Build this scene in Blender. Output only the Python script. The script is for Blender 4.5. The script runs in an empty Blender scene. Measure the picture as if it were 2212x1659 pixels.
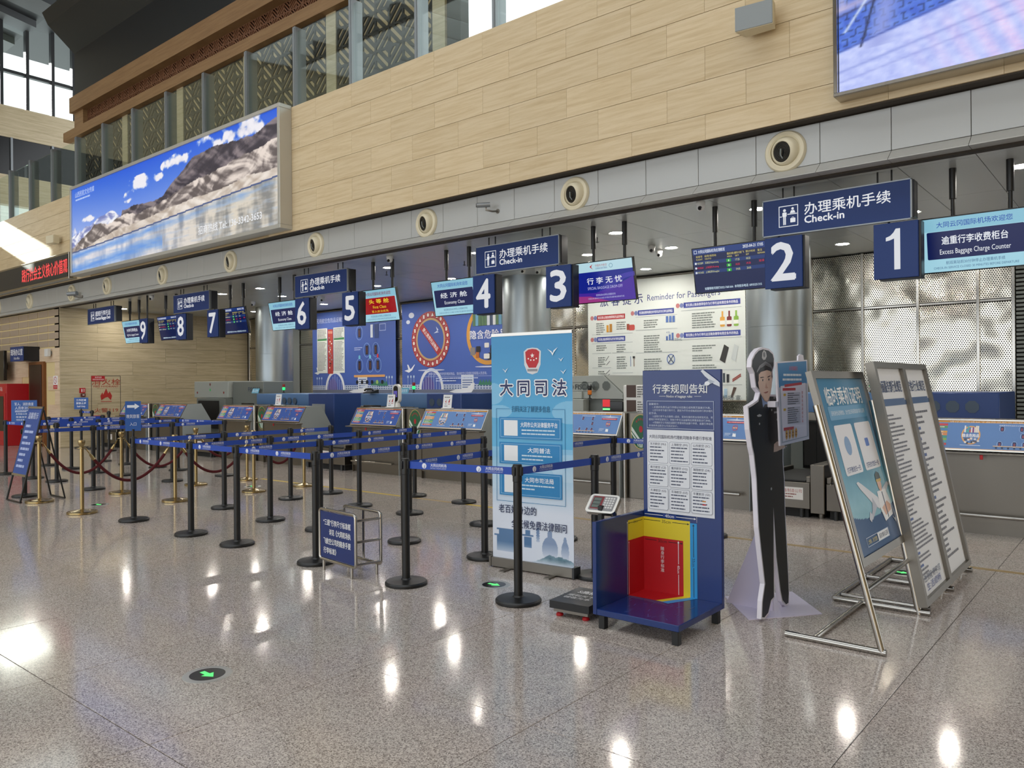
import bpy, bmesh, math, random
import numpy as np
from mathutils import Vector, Matrix
random.seed(7)
PI = math.pi
sc = bpy.context.scene
COL = sc.collection

# ------------------------------------------------------------------ camera
# world: X runs along the check-in wall, Y into the wall, Z up; the photographer stands at the origin
EYE = Vector((0, 0, 1.55))
YAW, PITCH, ROLL = math.radians(39.601), math.radians(0.0231), math.radians(-0.4783)
fw = Vector((-math.sin(YAW) * math.cos(PITCH), math.cos(YAW) * math.cos(PITCH), math.sin(PITCH)))
rt = Vector((math.cos(YAW), math.sin(YAW), 0)); up = rt.cross(fw)
rt, up = rt * math.cos(ROLL) + up * math.sin(ROLL), -rt * math.sin(ROLL) + up * math.cos(ROLL)
cam = bpy.data.objects.new('camera', bpy.data.cameras.new('camera'))
COL.objects.link(cam)
cam.matrix_world = Matrix(((rt.x, up.x, -fw.x, EYE.x), (rt.y, up.y, -fw.y, EYE.y), (rt.z, up.z, -fw.z, EYE.z), (0, 0, 0, 1)))
cam.data.sensor_width = 36; cam.data.lens = 36 * 1685.13 / 2212; cam.data.clip_end = 200
sc.camera = cam

# ------------------------------------------------------------------ world, light, exposure
world = bpy.data.worlds.new('sky'); sc.world = world; world.use_nodes = True
bg = world.node_tree.nodes['Background']
bg.inputs[0].default_value = (0.93, 0.97, 1.0, 1); bg.inputs[1].default_value = 1.33
sun = bpy.data.objects.new('sun', bpy.data.lights.new('sun', 'SUN')); COL.objects.link(sun)
sun.data.energy = 7.0; sun.data.angle = math.radians(1.0); sun.data.color = (1, .96, .9)
sun.rotation_euler = Vector((1, .3, -.35)).to_track_quat('-Z', 'Y').to_euler()
sc.view_settings.view_transform = 'Standard'; sc.view_settings.look = 'None'
sc.view_settings.gamma = 1.0; EXPO = .7; sc.view_settings.exposure = EXPO
sc.view_settings.use_curve_mapping = False

# ------------------------------------------------------------------ materials
def lin(c):
    if isinstance(c, str):
        c = [int(c[i:i + 2], 16) for i in (1, 3, 5)]
    return tuple(((x / 255) / 12.92 if x / 255 <= .04045 else ((x / 255 + .055) / 1.055) ** 2.4) for x in c[:3]) + (1,)
MATS = {}
def M(name, col='#808080', rough=.5, metal=0., emit=0., spec=.5, alpha=1., trans=0.):
    if name in MATS: return MATS[name]
    m = bpy.data.materials.new(name); m.use_nodes = True
    b = m.node_tree.nodes['Principled BSDF']
    c = lin(col)
    b.inputs['Base Color'].default_value = c
    b.inputs['Roughness'].default_value = rough; b.inputs['Metallic'].default_value = metal
    b.inputs['Specular IOR Level'].default_value = spec
    b.inputs['Alpha'].default_value = alpha; b.inputs['Transmission Weight'].default_value = trans
    if emit:
        b.inputs['Emission Color'].default_value = c; b.inputs['Emission Strength'].default_value = emit
        b.inputs['Base Color'].default_value = (0, 0, 0, 1)
    m.diffuse_color = c
    MATS[name] = m
    return m
def N(m, t, **kw):
    n = m.node_tree.nodes.new(t)
    for k, v in kw.items():
        if k in n.inputs: n.inputs[k].default_value = v
        else: setattr(n, k, v)
    return n
def L(m, a, b): m.node_tree.links.new(a, b)
def ramp(m, fac, stops):
    r = N(m, 'ShaderNodeValToRGB'); cr = r.color_ramp
    while len(cr.elements) < len(stops): cr.elements.new(.5)
    for e, (p, c) in zip(cr.elements, stops): e.position = p; e.color = lin(c)
    L(m, fac, r.inputs[0]); return r.outputs[0]
def pos(m, scale):
    g = N(m, 'ShaderNodeNewGeometry'); mp = N(m, 'ShaderNodeMapping'); mp.inputs['Scale'].default_value = scale
    L(m, g.outputs['Position'], mp.inputs[0]); return mp.outputs[0]
def noise_of(m, vec, scale, detail=4, dist=0, rough=.55):
    n = N(m, 'ShaderNodeTexNoise'); L(m, vec, n.inputs['Vector'])
    n.inputs['Scale'].default_value = scale; n.inputs['Detail'].default_value = detail
    n.inputs['Distortion'].default_value = dist; n.inputs['Roughness'].default_value = rough
    return n.outputs['Fac']
def mix(m, fac, a, b, mode='MIX'):
    n = N(m, 'ShaderNodeMix', data_type='RGBA', blend_type=mode)
    for s, x in ((n.inputs[0], fac), (n.inputs[6], a), (n.inputs[7], b)):
        if hasattr(x, 'links'): L(m, x, s)
        else: s.default_value = x
    return n.outputs[2]
def bump(m, h, strength, dist=.01):
    b = N(m, 'ShaderNodeBump'); b.inputs['Strength'].default_value = strength; b.inputs['Distance'].default_value = dist
    L(m, h, b.inputs['Height']); return b.outputs[0]
def bsdf(m): return m.node_tree.nodes['Principled BSDF']

def travertine(name, light, mid, dark, axis, rough=.32):
    m = M(name, mid, rough)
    sx = (.75, .75, 13)
    oi = N(m, 'ShaderNodeObjectInfo')
    v = pos(m, sx)
    add = N(m, 'ShaderNodeVectorMath', operation='ADD'); L(m, v, add.inputs[0])
    comb = N(m, 'ShaderNodeCombineXYZ'); mu = N(m, 'ShaderNodeMath', operation='MULTIPLY'); mu.inputs[1].default_value = 40
    L(m, oi.outputs['Random'], mu.inputs[0]); L(m, mu.outputs[0], comb.inputs[0]); L(m, comb.outputs[0], add.inputs[1])
    n1 = noise_of(m, add.outputs[0], 1.5, 9, .35, .68)
    c = ramp(m, n1, [(.25, dark), (.46, mid), (.60, light), (.8, mid)])
    n2 = noise_of(m, add.outputs[0], 9, 6, .8)
    c = mix(m, ramp_f(m, n2, .60, .75, .4), c, lin(dark))
    br = N(m, 'ShaderNodeMapRange'); br.inputs[3].default_value = .965; br.inputs[4].default_value = 1.03
    L(m, oi.outputs['Random'], br.inputs[0])
    c2 = N(m, 'ShaderNodeVectorMath', operation='SCALE'); L(m, c, c2.inputs[0]); L(m, br.outputs[0], c2.inputs['Scale'])
    L(m, c2.outputs[0], bsdf(m).inputs['Base Color'])
    return m
def ramp_f(m, fac, a, b, top=1.):
    r = N(m, 'ShaderNodeMapRange'); L(m, fac, r.inputs[0])
    r.inputs[1].default_value = a; r.inputs[2].default_value = b; r.inputs[3].default_value = 0; r.inputs[4].default_value = top
    return r.outputs[0]

travertine('travertine', '#d9c6a3', '#d0bb95', '#bfa67d', 'z', .42)
travertine('travertine_recess', '#cbbd9f', '#bcae8e', '#a39473', 'z', .28)
travertine('pink_stone', '#e2cdb2', '#d8c0a3', '#cbb092', 'z', .35)
travertine('tan_beam', '#9a7a55', '#8f6f4c', '#816342', 'z', .5)

def granite():
    m = M('granite', '#9a918c', .13)
    p = pos(m, (1, 1, 1))
    vo = N(m, 'ShaderNodeTexVoronoi'); L(m, p, vo.inputs['Vector']); vo.inputs['Scale'].default_value = 190
    sp = N(m, 'ShaderNodeSeparateColor'); L(m, vo.outputs['Color'], sp.inputs[0])
    c = ramp(m, sp.outputs[0], [(.0, '#7a7370'), (.2, '#a49d99'), (.45, '#c3bcb7'), (.7, '#d6cfca'), (1., '#ece7e1')])
    n = noise_of(m, p, 1.1, 3)
    oi = N(m, 'ShaderNodeObjectInfo')
    tint = ramp(m, n, [(.3, '#ebe3df'), (.7, '#e6e5e1')])
    c = mix(m, 1., c, tint, 'MULTIPLY')
    br = N(m, 'ShaderNodeMapRange'); br.inputs[3].default_value = .94; br.inputs[4].default_value = 1.04
    L(m, oi.outputs['Random'], br.inputs[0])
    c2 = N(m, 'ShaderNodeVectorMath', operation='SCALE'); L(m, c, c2.inputs[0]); L(m, br.outputs[0], c2.inputs['Scale'])
    L(m, c2.outputs[0], bsdf(m).inputs['Base Color'])
    r = N(m, 'ShaderNodeMapRange'); r.inputs[3].default_value = .07; r.inputs[4].default_value = .13
    L(m, noise_of(m, p, 2.3, 4), r.inputs[0]); L(m, r.outputs[0], bsdf(m).inputs['Roughness'])
    return m
granite()
def perforated():
    m = M('perforated_metal', '#cfcabd', .16, 1.)
    p = pos(m, (1, 1, 1))
    sep = N(m, 'ShaderNodeSeparateXYZ'); L(m, p, sep.inputs[0])
    def math_(op, a, b=None):
        n = N(m, 'ShaderNodeMath', operation=op)
        for i, x in enumerate((a, b)):
            if x is None: continue
            if hasattr(x, 'links'): L(m, x, n.inputs[i])
            else: n.inputs[i].default_value = x
        return n.outputs[0]
    P = .032
    row = math_('FLOOR', math_('DIVIDE', sep.outputs[2], P * .866))
    off = math_('MULTIPLY', math_('MODULO', math_('ABSOLUTE', row), 2), P / 2)
    fx = math_('SUBTRACT', math_('FRACT', math_('DIVIDE', math_('ADD', math_('ADD', sep.outputs[0], off), 50.), P)), .5)
    fz = math_('SUBTRACT', math_('FRACT', math_('DIVIDE', sep.outputs[2], P * .866)), .5)
    d = math_('SQRT', math_('ADD', math_('MULTIPLY', fx, fx), math_('MULTIPLY', math_('MULTIPLY', fz, fz), .75)))
    hole = math_('LESS_THAN', d, .3)
    L(m, mix(m, hole, lin('#e9e4d6'), lin('#24221f')), bsdf(m).inputs['Base Color'])
    L(m, math_('SUBTRACT', 1., hole), bsdf(m).inputs['Metallic'])
    L(m, math_('ADD', .2, math_('MULTIPLY', hole, .6)), bsdf(m).inputs['Roughness'])
    L(m, bump(m, noise_of(m, p, 1.3, 1), .4, .25), bsdf(m).inputs['Normal'])
    return m
perforated()
def steel(name, col, rough, bumpy=0):
    m = M(name, col, rough, 1.)
    p = pos(m, (60, 60, 2))
    r = N(m, 'ShaderNodeMapRange'); r.inputs[3].default_value = rough * .8; r.inputs[4].default_value = rough * 1.25
    L(m, noise_of(m, p, 3, 3), r.inputs[0]); L(m, r.outputs[0], bsdf(m).inputs['Roughness'])
    return m
steel('stainless', '#807b73', .36); steel('polished_steel', '#b3b0aa', .18); steel('column_metal', '#9aa2a6', .36)
def glass():
    m = MATS['clear_glass']; nt = m.node_tree; out = [n for n in nt.nodes if n.type == 'OUTPUT_MATERIAL'][0]
    tr = N(m, 'ShaderNodeBsdfTransparent'); tr.inputs[0].default_value = (.90, .945, .925, 1)
    gl = N(m, 'ShaderNodeBsdfGlossy'); gl.inputs['Roughness'].default_value = .02; gl.inputs[0].default_value = (.9, .97, .94, 1)
    lw = N(m, 'ShaderNodeLayerWeight'); pw = N(m, 'ShaderNodeMath', operation='POWER'); pw.inputs[1].default_value = 3.5; L(m, lw.outputs['Facing'], pw.inputs[0])
    fr_ = N(m, 'ShaderNodeMath', operation='MULTIPLY_ADD'); fr_.inputs[1].default_value = .6; fr_.inputs[2].default_value = .035; L(m, pw.outputs[0], fr_.inputs[0])
    mx = N(m, 'ShaderNodeMixShader'); L(m, fr_.outputs[0], mx.inputs[0]); L(m, tr.outputs[0], mx.inputs[1]); L(m, gl.outputs[0], mx.inputs[2]); L(m, mx.outputs[0], out.inputs[0])
M('clear_glass', '#d6e6e0', .02); glass()
M('grout', '#4d4845', .8); M('fascia_grey', '#b2b4b3', .4, .2); M('fascia_lip', '#b4b3ae', .4, .1)
M('shadow_gap', '#3c352d', .8); M('ceiling_panel', '#c2c6c4', .3, .12); M('ceiling_gap', '#1b1c1c', .8)
M('dark_wall', '#2f2e2b', .7); M('roof_dark', '#26292c', .45, .1); M('roof_light', '#54585b', .5, .1)
M('black_paint', '#131415', .42); M('black_gloss', '#0e0f11', .2); M('rubber', '#161616', .7)
M('brass', '#a8946a', .24, 1.); M('rope_red', '#4e0d14', .9); M('belt_blue', '#2049ae', .5)
M('white_print', '#e9ebee', .5); M('sign_blue', '#193674', .4, 0, 0, .3); M('sign_edge', '#2b2c30', .35, .4)
M('cream_plastic', '#d8cfb4', .4); M('white_plastic', '#d9dad8', .35); M('grey_plastic', '#8f9698', .5)
M('dark_plastic', '#2a2c2e', .4); M('machine_grey', '#a3a9a5', .5); M('machine_grey_dark', '#6e7471', .5)
M('machine_blue', '#4a6f9d', .45); M('machine_navy', '#23407c', .45); M('cheek_grey', '#8e9595', .5)
M('fin_grey', '#8b9094', .35, .5); M('lattice_dark', '#37342f', .6); M('lattice_brown', '#7a5238', .6)
M('lattice_board', '#b8a27c', .6); M('wood_frame', '#7a4a24', .5); M('door_brown', '#2e170c', .45)
M('fire_red', '#b3161f', .4); M('clear_glass', '#d6e6e0', .02); M('stone_mortar', '#d9c694', .7)
M('stone_block', '#a79682', .75); M('lamp_white', '#fff8ec', .5, 0, 130.); M('yellow_line', '#b69a35', .6)
M('tan_line', '#9c8458', .55); M('navy_board', '#14306f', .16); M('red_board', '#c0141e', .35)
M('yellow_board', '#dcc72c', .4); M('cyan_board', '#2b93d2', .4); M('lavender_board', '#d5cfe4', .5)
M('foam_white', '#e6e3ee', .5); M('uniform_black', '#1b1d20', .5); M('green_light', '#5cff7c', .5, 0, .8)
M('red_light', '#ff2a20', .5, 0, .7); M('tower_green', '#30e07a', .5, 0, 1.); M('tower_red', '#8d1518', .4); M('tower_amber', '#e07a1c', .4)
M('baffle_white', '#dfe1e2', .6); M('rim_metal', '#c4c4c0', .35, .5); M('curtain_black', '#151515', .8); M('bulkhead', '#b9a47f', .6)
# ------------------------------------------------------------------ building helpers
class MB:
    def __init__(s): s.v = []; s.f = []; s.m = []
    def add(s, vs, fs, m=0):
        n = len(s.v); s.v += [tuple(v) for v in vs]; s.f += [tuple(i + n for i in f) for f in fs]; s.m += [m] * len(fs); return s
    def box(s, x0, x1, y0, y1, z0, z1, m=0):
        return s.add([(x, y, z) for z in (z0, z1) for y in (y0, y1) for x in (x0, x1)],
                     [(0, 2, 3, 1), (4, 5, 7, 6), (0, 1, 5, 4), (2, 6, 7, 3), (0, 4, 6, 2), (1, 3, 7, 5)], m)
    def rbox(s, x0, x1, y0, y1, z0, z1, b=.004, seg=1, m=0):
        bm = bmesh.new(); bmesh.ops.create_cube(bm, size=1)
        for v in bm.verts: v.co = (x0 + (v.co.x + .5) * (x1 - x0), y0 + (v.co.y + .5) * (y1 - y0), z0 + (v.co.z + .5) * (z1 - z0))
        bmesh.ops.bevel(bm, geom=bm.edges[:], offset=b, segments=seg, profile=.5, affect='EDGES')
        bm.verts.index_update()
        s.add([v.co[:] for v in bm.verts], [[v.index for v in f.verts] for f in bm.faces], m); bm.free(); return s
    def cyl(s, p0, p1, r0, r1=None, n=16, m=0, cap=True):
        r1 = r0 if r1 is None else r1
        p0 = Vector(p0); p1 = Vector(p1); d = (p1 - p0).normalized()
        a = d.orthogonal().normalized(); b = d.cross(a)
        vs = [p + (a * math.cos(2 * PI * i / n) + b * math.sin(2 * PI * i / n)) * r for p, r in ((p0, r0), (p1, r1)) for i in range(n)]
        fs = [(i, (i + 1) % n, n + (i + 1) % n, n + i) for i in range(n)]
        if cap: fs += [tuple(range(n - 1, -1, -1)), tuple(range(n, 2 * n))]
        return s.add(vs, fs, m)
    def tube(s, pts, r, n=8, m=0, closed=False):
        pts = [Vector(p) for p in pts]; k = len(pts); T = []
        for i in range(k):
            a = pts[i - 1] if (i or closed) else pts[i]; b = pts[(i + 1) % k] if (i < k - 1 or closed) else pts[i]
            T.append((b - a).normalized())
        nrm = T[0].orthogonal().normalized(); vs = []
        for i in range(k):
            nrm = (nrm - T[i] * nrm.dot(T[i])).normalized(); bn = T[i].cross(nrm)
            sc_ = 1.
            if 0 < i < k - 1 or closed:
                d1 = (pts[i] - pts[i - 1]).normalized(); c = max(.35, math.sqrt(max(0., (1 + d1.dot((pts[(i + 1) % k] - pts[i]).normalized())) / 2))); sc_ = 1 / c
            vs += [pts[i] + (nrm * math.cos(2 * PI * j / n) + bn * math.sin(2 * PI * j / n)) * r * (1 + (sc_ - 1) * .5) for j in range(n)]
        fs = []
        for i in range(k if closed else k - 1):
            a, b = i * n, ((i + 1) % k) * n
            fs += [(a + j, a + (j + 1) % n, b + (j + 1) % n, b + j) for j in range(n)]
        if not closed: fs += [tuple(range(n - 1, -1, -1)), tuple(range((k - 1) * n, k * n))]
        return s.add(vs, fs, m)
    def lathe(s, prof, n=24, mat=None, m=0):
        vs = []; fs = []; mat = mat or Matrix.Identity(4)
        for r, z in prof: vs += [mat @ Vector((r * math.cos(2 * PI * i / n), r * math.sin(2 * PI * i / n), z)) for i in range(n)]
        for k in range(len(prof) - 1):
            fs += [(k * n + i, k * n + (i + 1) % n, (k + 1) * n + (i + 1) % n, (k + 1) * n + i) for i in range(n)]
        if prof[0][0] > 1e-6: fs.append(tuple(range(n - 1, -1, -1)))
        if prof[-1][0] > 1e-6: fs.append(tuple((len(prof) - 1) * n + i for i in range(n)))
        return s.add(vs, fs, m)
    def prism(s, poly, d0, d1, axis='y', m=0):
        def at(a, b, d): return {'x': (d, a, b), 'y': (a, d, b), 'z': (a, b, d)}[axis]
        n = len(poly); vs = [at(a, b, d0) for a, b in poly] + [at(a, b, d1) for a, b in poly]
        fs = [(i, (i + 1) % n, n + (i + 1) % n, n + i) for i in range(n)] + [tuple(range(n - 1, -1, -1)), tuple(range(n, 2 * n))]
        return s.add(vs, fs, m)
    def mesh(s, name, mats, smooth=True, ang=38):
        me = bpy.data.meshes.new(name); me.from_pydata(s.v, [], s.f)
        for x in (mats if isinstance(mats, (list, tuple)) else [mats]): me.materials.append(MATS[x] if isinstance(x, str) else x)
        if len(me.materials) > 1: me.polygons.foreach_set('material_index', s.m)
        bm = bmesh.new(); bm.from_mesh(me); bmesh.ops.recalc_face_normals(bm, faces=bm.faces[:]); bm.to_mesh(me); bm.free()
        if smooth:
            me.polygons.foreach_set('use_smooth', [True] * len(me.polygons)); me.set_sharp_from_angle(angle=math.radians(ang))
        me.update(); return me
    def build(s, name, mats, parent=None, smooth=True, ang=38):
        return obj(name, s.mesh(name, mats, smooth, ang), parent)

def W(o):
    m = o.matrix_basis.copy()
    return (W(o.parent) @ o.matrix_parent_inverse @ m) if o.parent else m
def obj(name, me, parent=None, loc=None, rz=0, world=True):
    """link one mesh object; with world=True the given coordinates are world coordinates, else the parent's"""
    o = bpy.data.objects.new(name, me); COL.objects.link(o)
    if loc is not None: o.location = loc
    if rz: o.rotation_euler = (0, 0, rz)
    if parent:
        o.parent = parent
        if world: o.matrix_parent_inverse = W(parent).inverted()
    return o
def tag(o, label=None, cat=None, group=None, kind=None):
    for k, v in (('label', label), ('category', cat), ('group', group), ('kind', kind)):
        if v: o[k] = v
    return o
def thing(name, label, cat, loc=(0, 0, 0), rz=0, group=None):
    o = bpy.data.objects.new(name, None); COL.objects.link(o); o.empty_display_size = .1
    o.location = loc; o.rotation_euler = (0, 0, rz)
    return tag(o, label, cat, group)
def dup(root, loc, label, rz=0, group=None):
    r = root.copy(); COL.objects.link(r); r.location = loc; r.rotation_euler = (0, 0, rz); r['label'] = label
    if group: r['group'] = group
    for ch in root.children:
        c = ch.copy(); COL.objects.link(c); c.parent = r; c.matrix_parent_inverse = ch.matrix_parent_inverse
        for g in ch.children:
            d = g.copy(); COL.objects.link(d); d.parent = c; d.matrix_parent_inverse = g.matrix_parent_inverse
    return r
def struct(o): o['kind'] = 'structure'; return o

# ------------------------------------------------------------------ flat print: lettering and graphics as thin real shapes on a surface
_fc = bpy.data.curves.new('glyphs', 'FONT'); _fo = bpy.data.objects.new('glyphs', _fc); _gl = {}
def glyphs(t, bold=0, res=2):
    k = (t, bold, res)
    if k not in _gl:
        _fc.body = t; _fc.offset = bold; _fc.resolution_u = res
        me = bpy.data.meshes.new_from_object(_fo)
        v = np.array([x.co[:2] for x in me.vertices]) if len(me.vertices) else np.zeros((0, 2))
        _gl[k] = (v, [tuple(p.vertices) for p in me.polygons]); bpy.data.meshes.remove(me)
    return _gl[k]
def pm(col, emit):
    return M('print_%s_%s' % (col[1:], emit), col, .45 if not emit else .3, 0, emit / 2 ** EXPO)
def FR(o, u, v):
    u = Vector(u).normalized(); v = Vector(v).normalized(); n = u.cross(v); o = Vector(o)
    return Matrix(((u.x, v.x, n.x, o.x), (u.y, v.y, n.y, o.y), (u.z, v.z, n.z, o.z), (0, 0, 0, 1)))
def front(x, y, z): return FR((x, y, z), (1, 0, 0), (0, 0, 1))        # faces -Y, u runs along +X
class Sheet:
    def __init__(s, frame, emit=0, z0=.0012, dz=.00005):
        s.F = frame; s.e = emit; s.z = z0; s.dz = dz; s.v = []; s.f = []; s.m = []; s.cols = []
    def _a(s, pts, faces, col):
        if col not in s.cols: s.cols.append(col)
        n = len(s.v); s.v += [s.F @ Vector((a, b, s.z)) for a, b in pts]
        s.f += [tuple(i + n for i in f) for f in faces]; s.m += [s.cols.index(col)] * len(faces); return s
    def up(s): s.z += s.dz; return s
    def poly(s, pts, col): s.up(); return s._a(pts, [tuple(range(len(pts)))], col)
    def rect(s, a, b, c, d, col): return s.poly([(a, b), (c, b), (c, d), (a, d)], col)
    def rr(s, a, b, c, d, r, col, n=5):
        p = []
        for cx, cy, t in ((c - r, d - r, 0), (a + r, d - r, 1), (a + r, b + r, 2), (c - r, b + r, 3)):
            p += [(cx + r * math.cos((t + i / n) * PI / 2), cy + r * math.sin((t + i / n) * PI / 2)) for i in range(n + 1)]
        return s.poly(p, col)
    def frame(s, a, b, c, d, t, col):
        s.up(); return s._a([(a, b), (c, b), (c, d), (a, d), (a + t, b + t), (c - t, b + t), (c - t, d - t), (a + t, d - t)],
                            [(0, 1, 5, 4), (1, 2, 6, 5), (2, 3, 7, 6), (3, 0, 4, 7)], col)
    def ell(s, x, y, rx, ry, col, n=28): return s.poly([(x + rx * math.cos(2 * PI * i / n), y + ry * math.sin(2 * PI * i / n)) for i in range(n)], col)
    def ring(s, x, y, rx, ry, t, col, n=36, a0=0, a1=2 * PI):
        s.up(); p = []; k = n + 1
        for i in range(k):
            a = a0 + (a1 - a0) * i / n; p += [(x + rx * math.cos(a), y + ry * math.sin(a)), (x + (rx - t) * math.cos(a), y + (ry - t) * math.sin(a))]
        return s._a(p, [(2 * i, 2 * i + 2, 2 * i + 3, 2 * i + 1) for i in range(n)], col)
    def line(s, p, q, t, col):
        p = Vector(p); q = Vector(q); d = (q - p).normalized(); n = Vector((-d.y, d.x)) * t / 2
        return s.poly([tuple(p + n), tuple(p - n), tuple(q - n), tuple(q + n)], col)
    def arrow(s, p, q, t, hd, col):
        p = Vector(p); q = Vector(q); d = (q - p).normalized(); n = Vector((-d.y, d.x)); e = q - d * hd
        s.line(p, e, t, col); return s.poly([tuple(q), tuple(e + n * hd * .5), tuple(e - n * hd * .5)], col)
    def text(s, t, x, y, h, col, w=None, al='c', bold=.0, vert=False, rot=0, sp=1.):
        """x, y: middle of the line (al c), its start (l) or end (r); h: body height; w: fit to this width"""
        if vert:
            for i, ch in enumerate(t): s.text(ch, x, y - i * h * 1.12 * sp, h, col, bold=bold)
            return s
        if sp != 1.: t = (' ' * int(round((sp - 1) * 4))).join(t)
        v, f = glyphs(t, 0)
        if not len(v): return s
        cjk = any(ord(c) > 0x2e80 for c in t)
        k = h / (.92 if cjk else .70); oy = -.38 if cjk else -.345
        x0, x1 = v[:, 0].min(), v[:, 0].max(); kx = k if w is None else w / max(1e-6, x1 - x0)
        ax = {'c': (x0 + x1) / 2, 'l': x0, 'r': x1}[al]
        q = np.stack([(v[:, 0] - ax) * kx, (v[:, 1] + oy) * k], 1)
        if rot:
            c_, s_ = math.cos(rot), math.sin(rot); q = q @ np.array([[c_, s_], [-s_, c_]])
        s.up()
        for da, db in (((0, 0),) if not bold else ((0, 0), (1, 0), (-1, 0), (0, 1), (0, -1)) if bold < .05 else ((0, 0), (1, 0), (-1, 0), (0, 1), (0, -1), (.7, .7), (.7, -.7), (-.7, .7), (-.7, -.7))): s.up()._a([(x + a + da * bold * k, y + b + db * bold * k) for a, b in q], f, col)
        return s
    def lines(s, a, top, c, n, dv, t, col, seed=1, ragged=.25):
        """rows of print too small to read: each row a few short dashes"""
        rnd = random.Random(seed); s.up()
        for i in range(n):
            y = top - i * dv; x = a; end = c - (c - a) * (rnd.random() * ragged if i < n - 1 else rnd.random() * .6)
            while x < end - t * .5:
                l = min(end - x, t * rnd.uniform(1.5, 5)); s._a([(x, y - t), (x + l, y - t), (x + l, y), (x, y)], [(0, 1, 2, 3)], col); x += l + t * .35
        return s
    def done(s, name, parent=None):
        me = bpy.data.meshes.new(name); me.from_pydata([tuple(v) for v in s.v], [], s.f)
        for c in s.cols: me.materials.append(pm(c, s.e))
        me.polygons.foreach_set('material_index', s.m); me.update()
        return obj(name, me, parent)
def painted(name, frame, w, h, nu, nv, fn, emit, parent):
    """a printed or lit picture: a fine sheet of cells, each cell one dot of the picture"""
    gu, gv = np.meshgrid(np.linspace(0, 1, nu + 1), np.linspace(0, 1, nv + 1))
    P_ = [frame @ Vector((a * w, b * h, .0012)) for a, b in zip(gu.ravel(), gv.ravel())]
    F_ = [(j * (nu + 1) + i, j * (nu + 1) + i + 1, (j + 1) * (nu + 1) + i + 1, (j + 1) * (nu + 1) + i) for j in range(nv) for i in range(nu)]
    me = bpy.data.meshes.new(name); me.from_pydata([tuple(p) for p in P_], [], F_)
    rgb = np.clip(fn(gu.ravel(), gv.ravel()), 0, 255) / 255.
    rgb = np.where(rgb <= .04045, rgb / 12.92, ((rgb + .055) / 1.055) ** 2.4)
    at = me.color_attributes.new('picture', 'FLOAT_COLOR', 'POINT')
    at.data.foreach_set('color', np.concatenate([rgb, np.ones((len(rgb), 1))], 1).ravel().astype(np.float32))
    k = 'picture_%s' % emit
    if k not in MATS:
        m = M(k, '#808080', .4); a = N(m, 'ShaderNodeAttribute', attribute_name='picture')
        if emit:
            bsdf(m).inputs['Base Color'].default_value = (0.01, 0.01, 0.01, 1); L(m, a.outputs['Color'], bsdf(m).inputs['Emission Color']); bsdf(m).inputs['Emission Strength'].default_value = emit / 2 ** EXPO
        else: L(m, a.outputs['Color'], bsdf(m).inputs['Base Color'])
    me.materials.append(MATS[k]); me.update()
    return obj(name, me, parent)
def vnoise(x, y, seed=0):
    """smooth value noise for the printed pictures"""
    xi = np.floor(x).astype(int); yi = np.floor(y).astype(int); fx = x - xi; fy = y - yi
    fx = fx * fx * (3 - 2 * fx); fy = fy * fy * (3 - 2 * fy)
    def hsh(a, b): return np.modf(np.abs(np.sin(a * 127.1 + b * 311.7 + seed * 74.7) * 43758.5453))[0]
    return (hsh(xi, yi) * (1 - fx) + hsh(xi + 1, yi) * fx) * (1 - fy) + (hsh(xi, yi + 1) * (1 - fx) + hsh(xi + 1, yi + 1) * fx) * fy
def fbm(x, y, seed=0, o=5):
    t = 0; a = .5
    for i in range(o): t = t + a * vnoise(x * 2 ** i, y * 2 ** i, seed + i); a *= .5
    return t
# ------------------------------------------------------------------ measuring: a photograph pixel read off onto a real plane
def RAY(x, y): return fw + rt * ((x - 1106) / 1685.13) - up * ((y - 829.5) / 1685.13)
def onX(x, y, X): d = RAY(x, y); return EYE + d * (X / d.x)
def onY(x, y, Y): d = RAY(x, y); return EYE + d * (Y / d.y)
def onZ(x, y, Z=0.): d = RAY(x, y); return EYE + d * ((Z - EYE.z) / d.z)

# ------------------------------------------------------------------ floor: granite tiles, 1.18 m grid
TX, TY = 1.18, 1.19
floor = struct(MB().box(-31, 13, -19, 17, -.25, -.004).build('floor', 'grout', smooth=False))
floor['label'] = 'polished speckled granite floor'
tm = MB().rbox(-TX / 2 + .002, TX / 2 - .002, -TY / 2 + .002, TY / 2 - .002, -.03, 0, .0012).mesh('floor_tile', 'granite', False)
for i in range(-23, 3):
    for j in range(-2, 7):
        obj('floor_tile', tm, floor, (-1.02 + TX * (i + .5), 1.595 + TY * (j + .5), 0), world=False)
fx0, fx1, fy0, fy1 = -1.02 + TX * -23, -1.02 + TX * 3, 1.595 + TY * -2, 1.595 + TY * 7
for b in ((-31, 13, -19, fy0), (-31, 13, fy1, 17), (-31, fx0, fy0, fy1), (fx1, 13, fy0, fy1)):
    MB().box(*b, -.03, 0).build('floor_slab', 'granite', floor, False)
for a, b, m in ((-11.6, -7.9, 'yellow_line'), (-7.9, -6.9, 'tan_line'), (-6.9, -5.6, 'yellow_line'), (-5.6, 2.2, 'tan_line')):
    struct(MB().box(a, b, 7.37, 7.44, 0, .0015).build('floor_marking', m, smooth=False))

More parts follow.
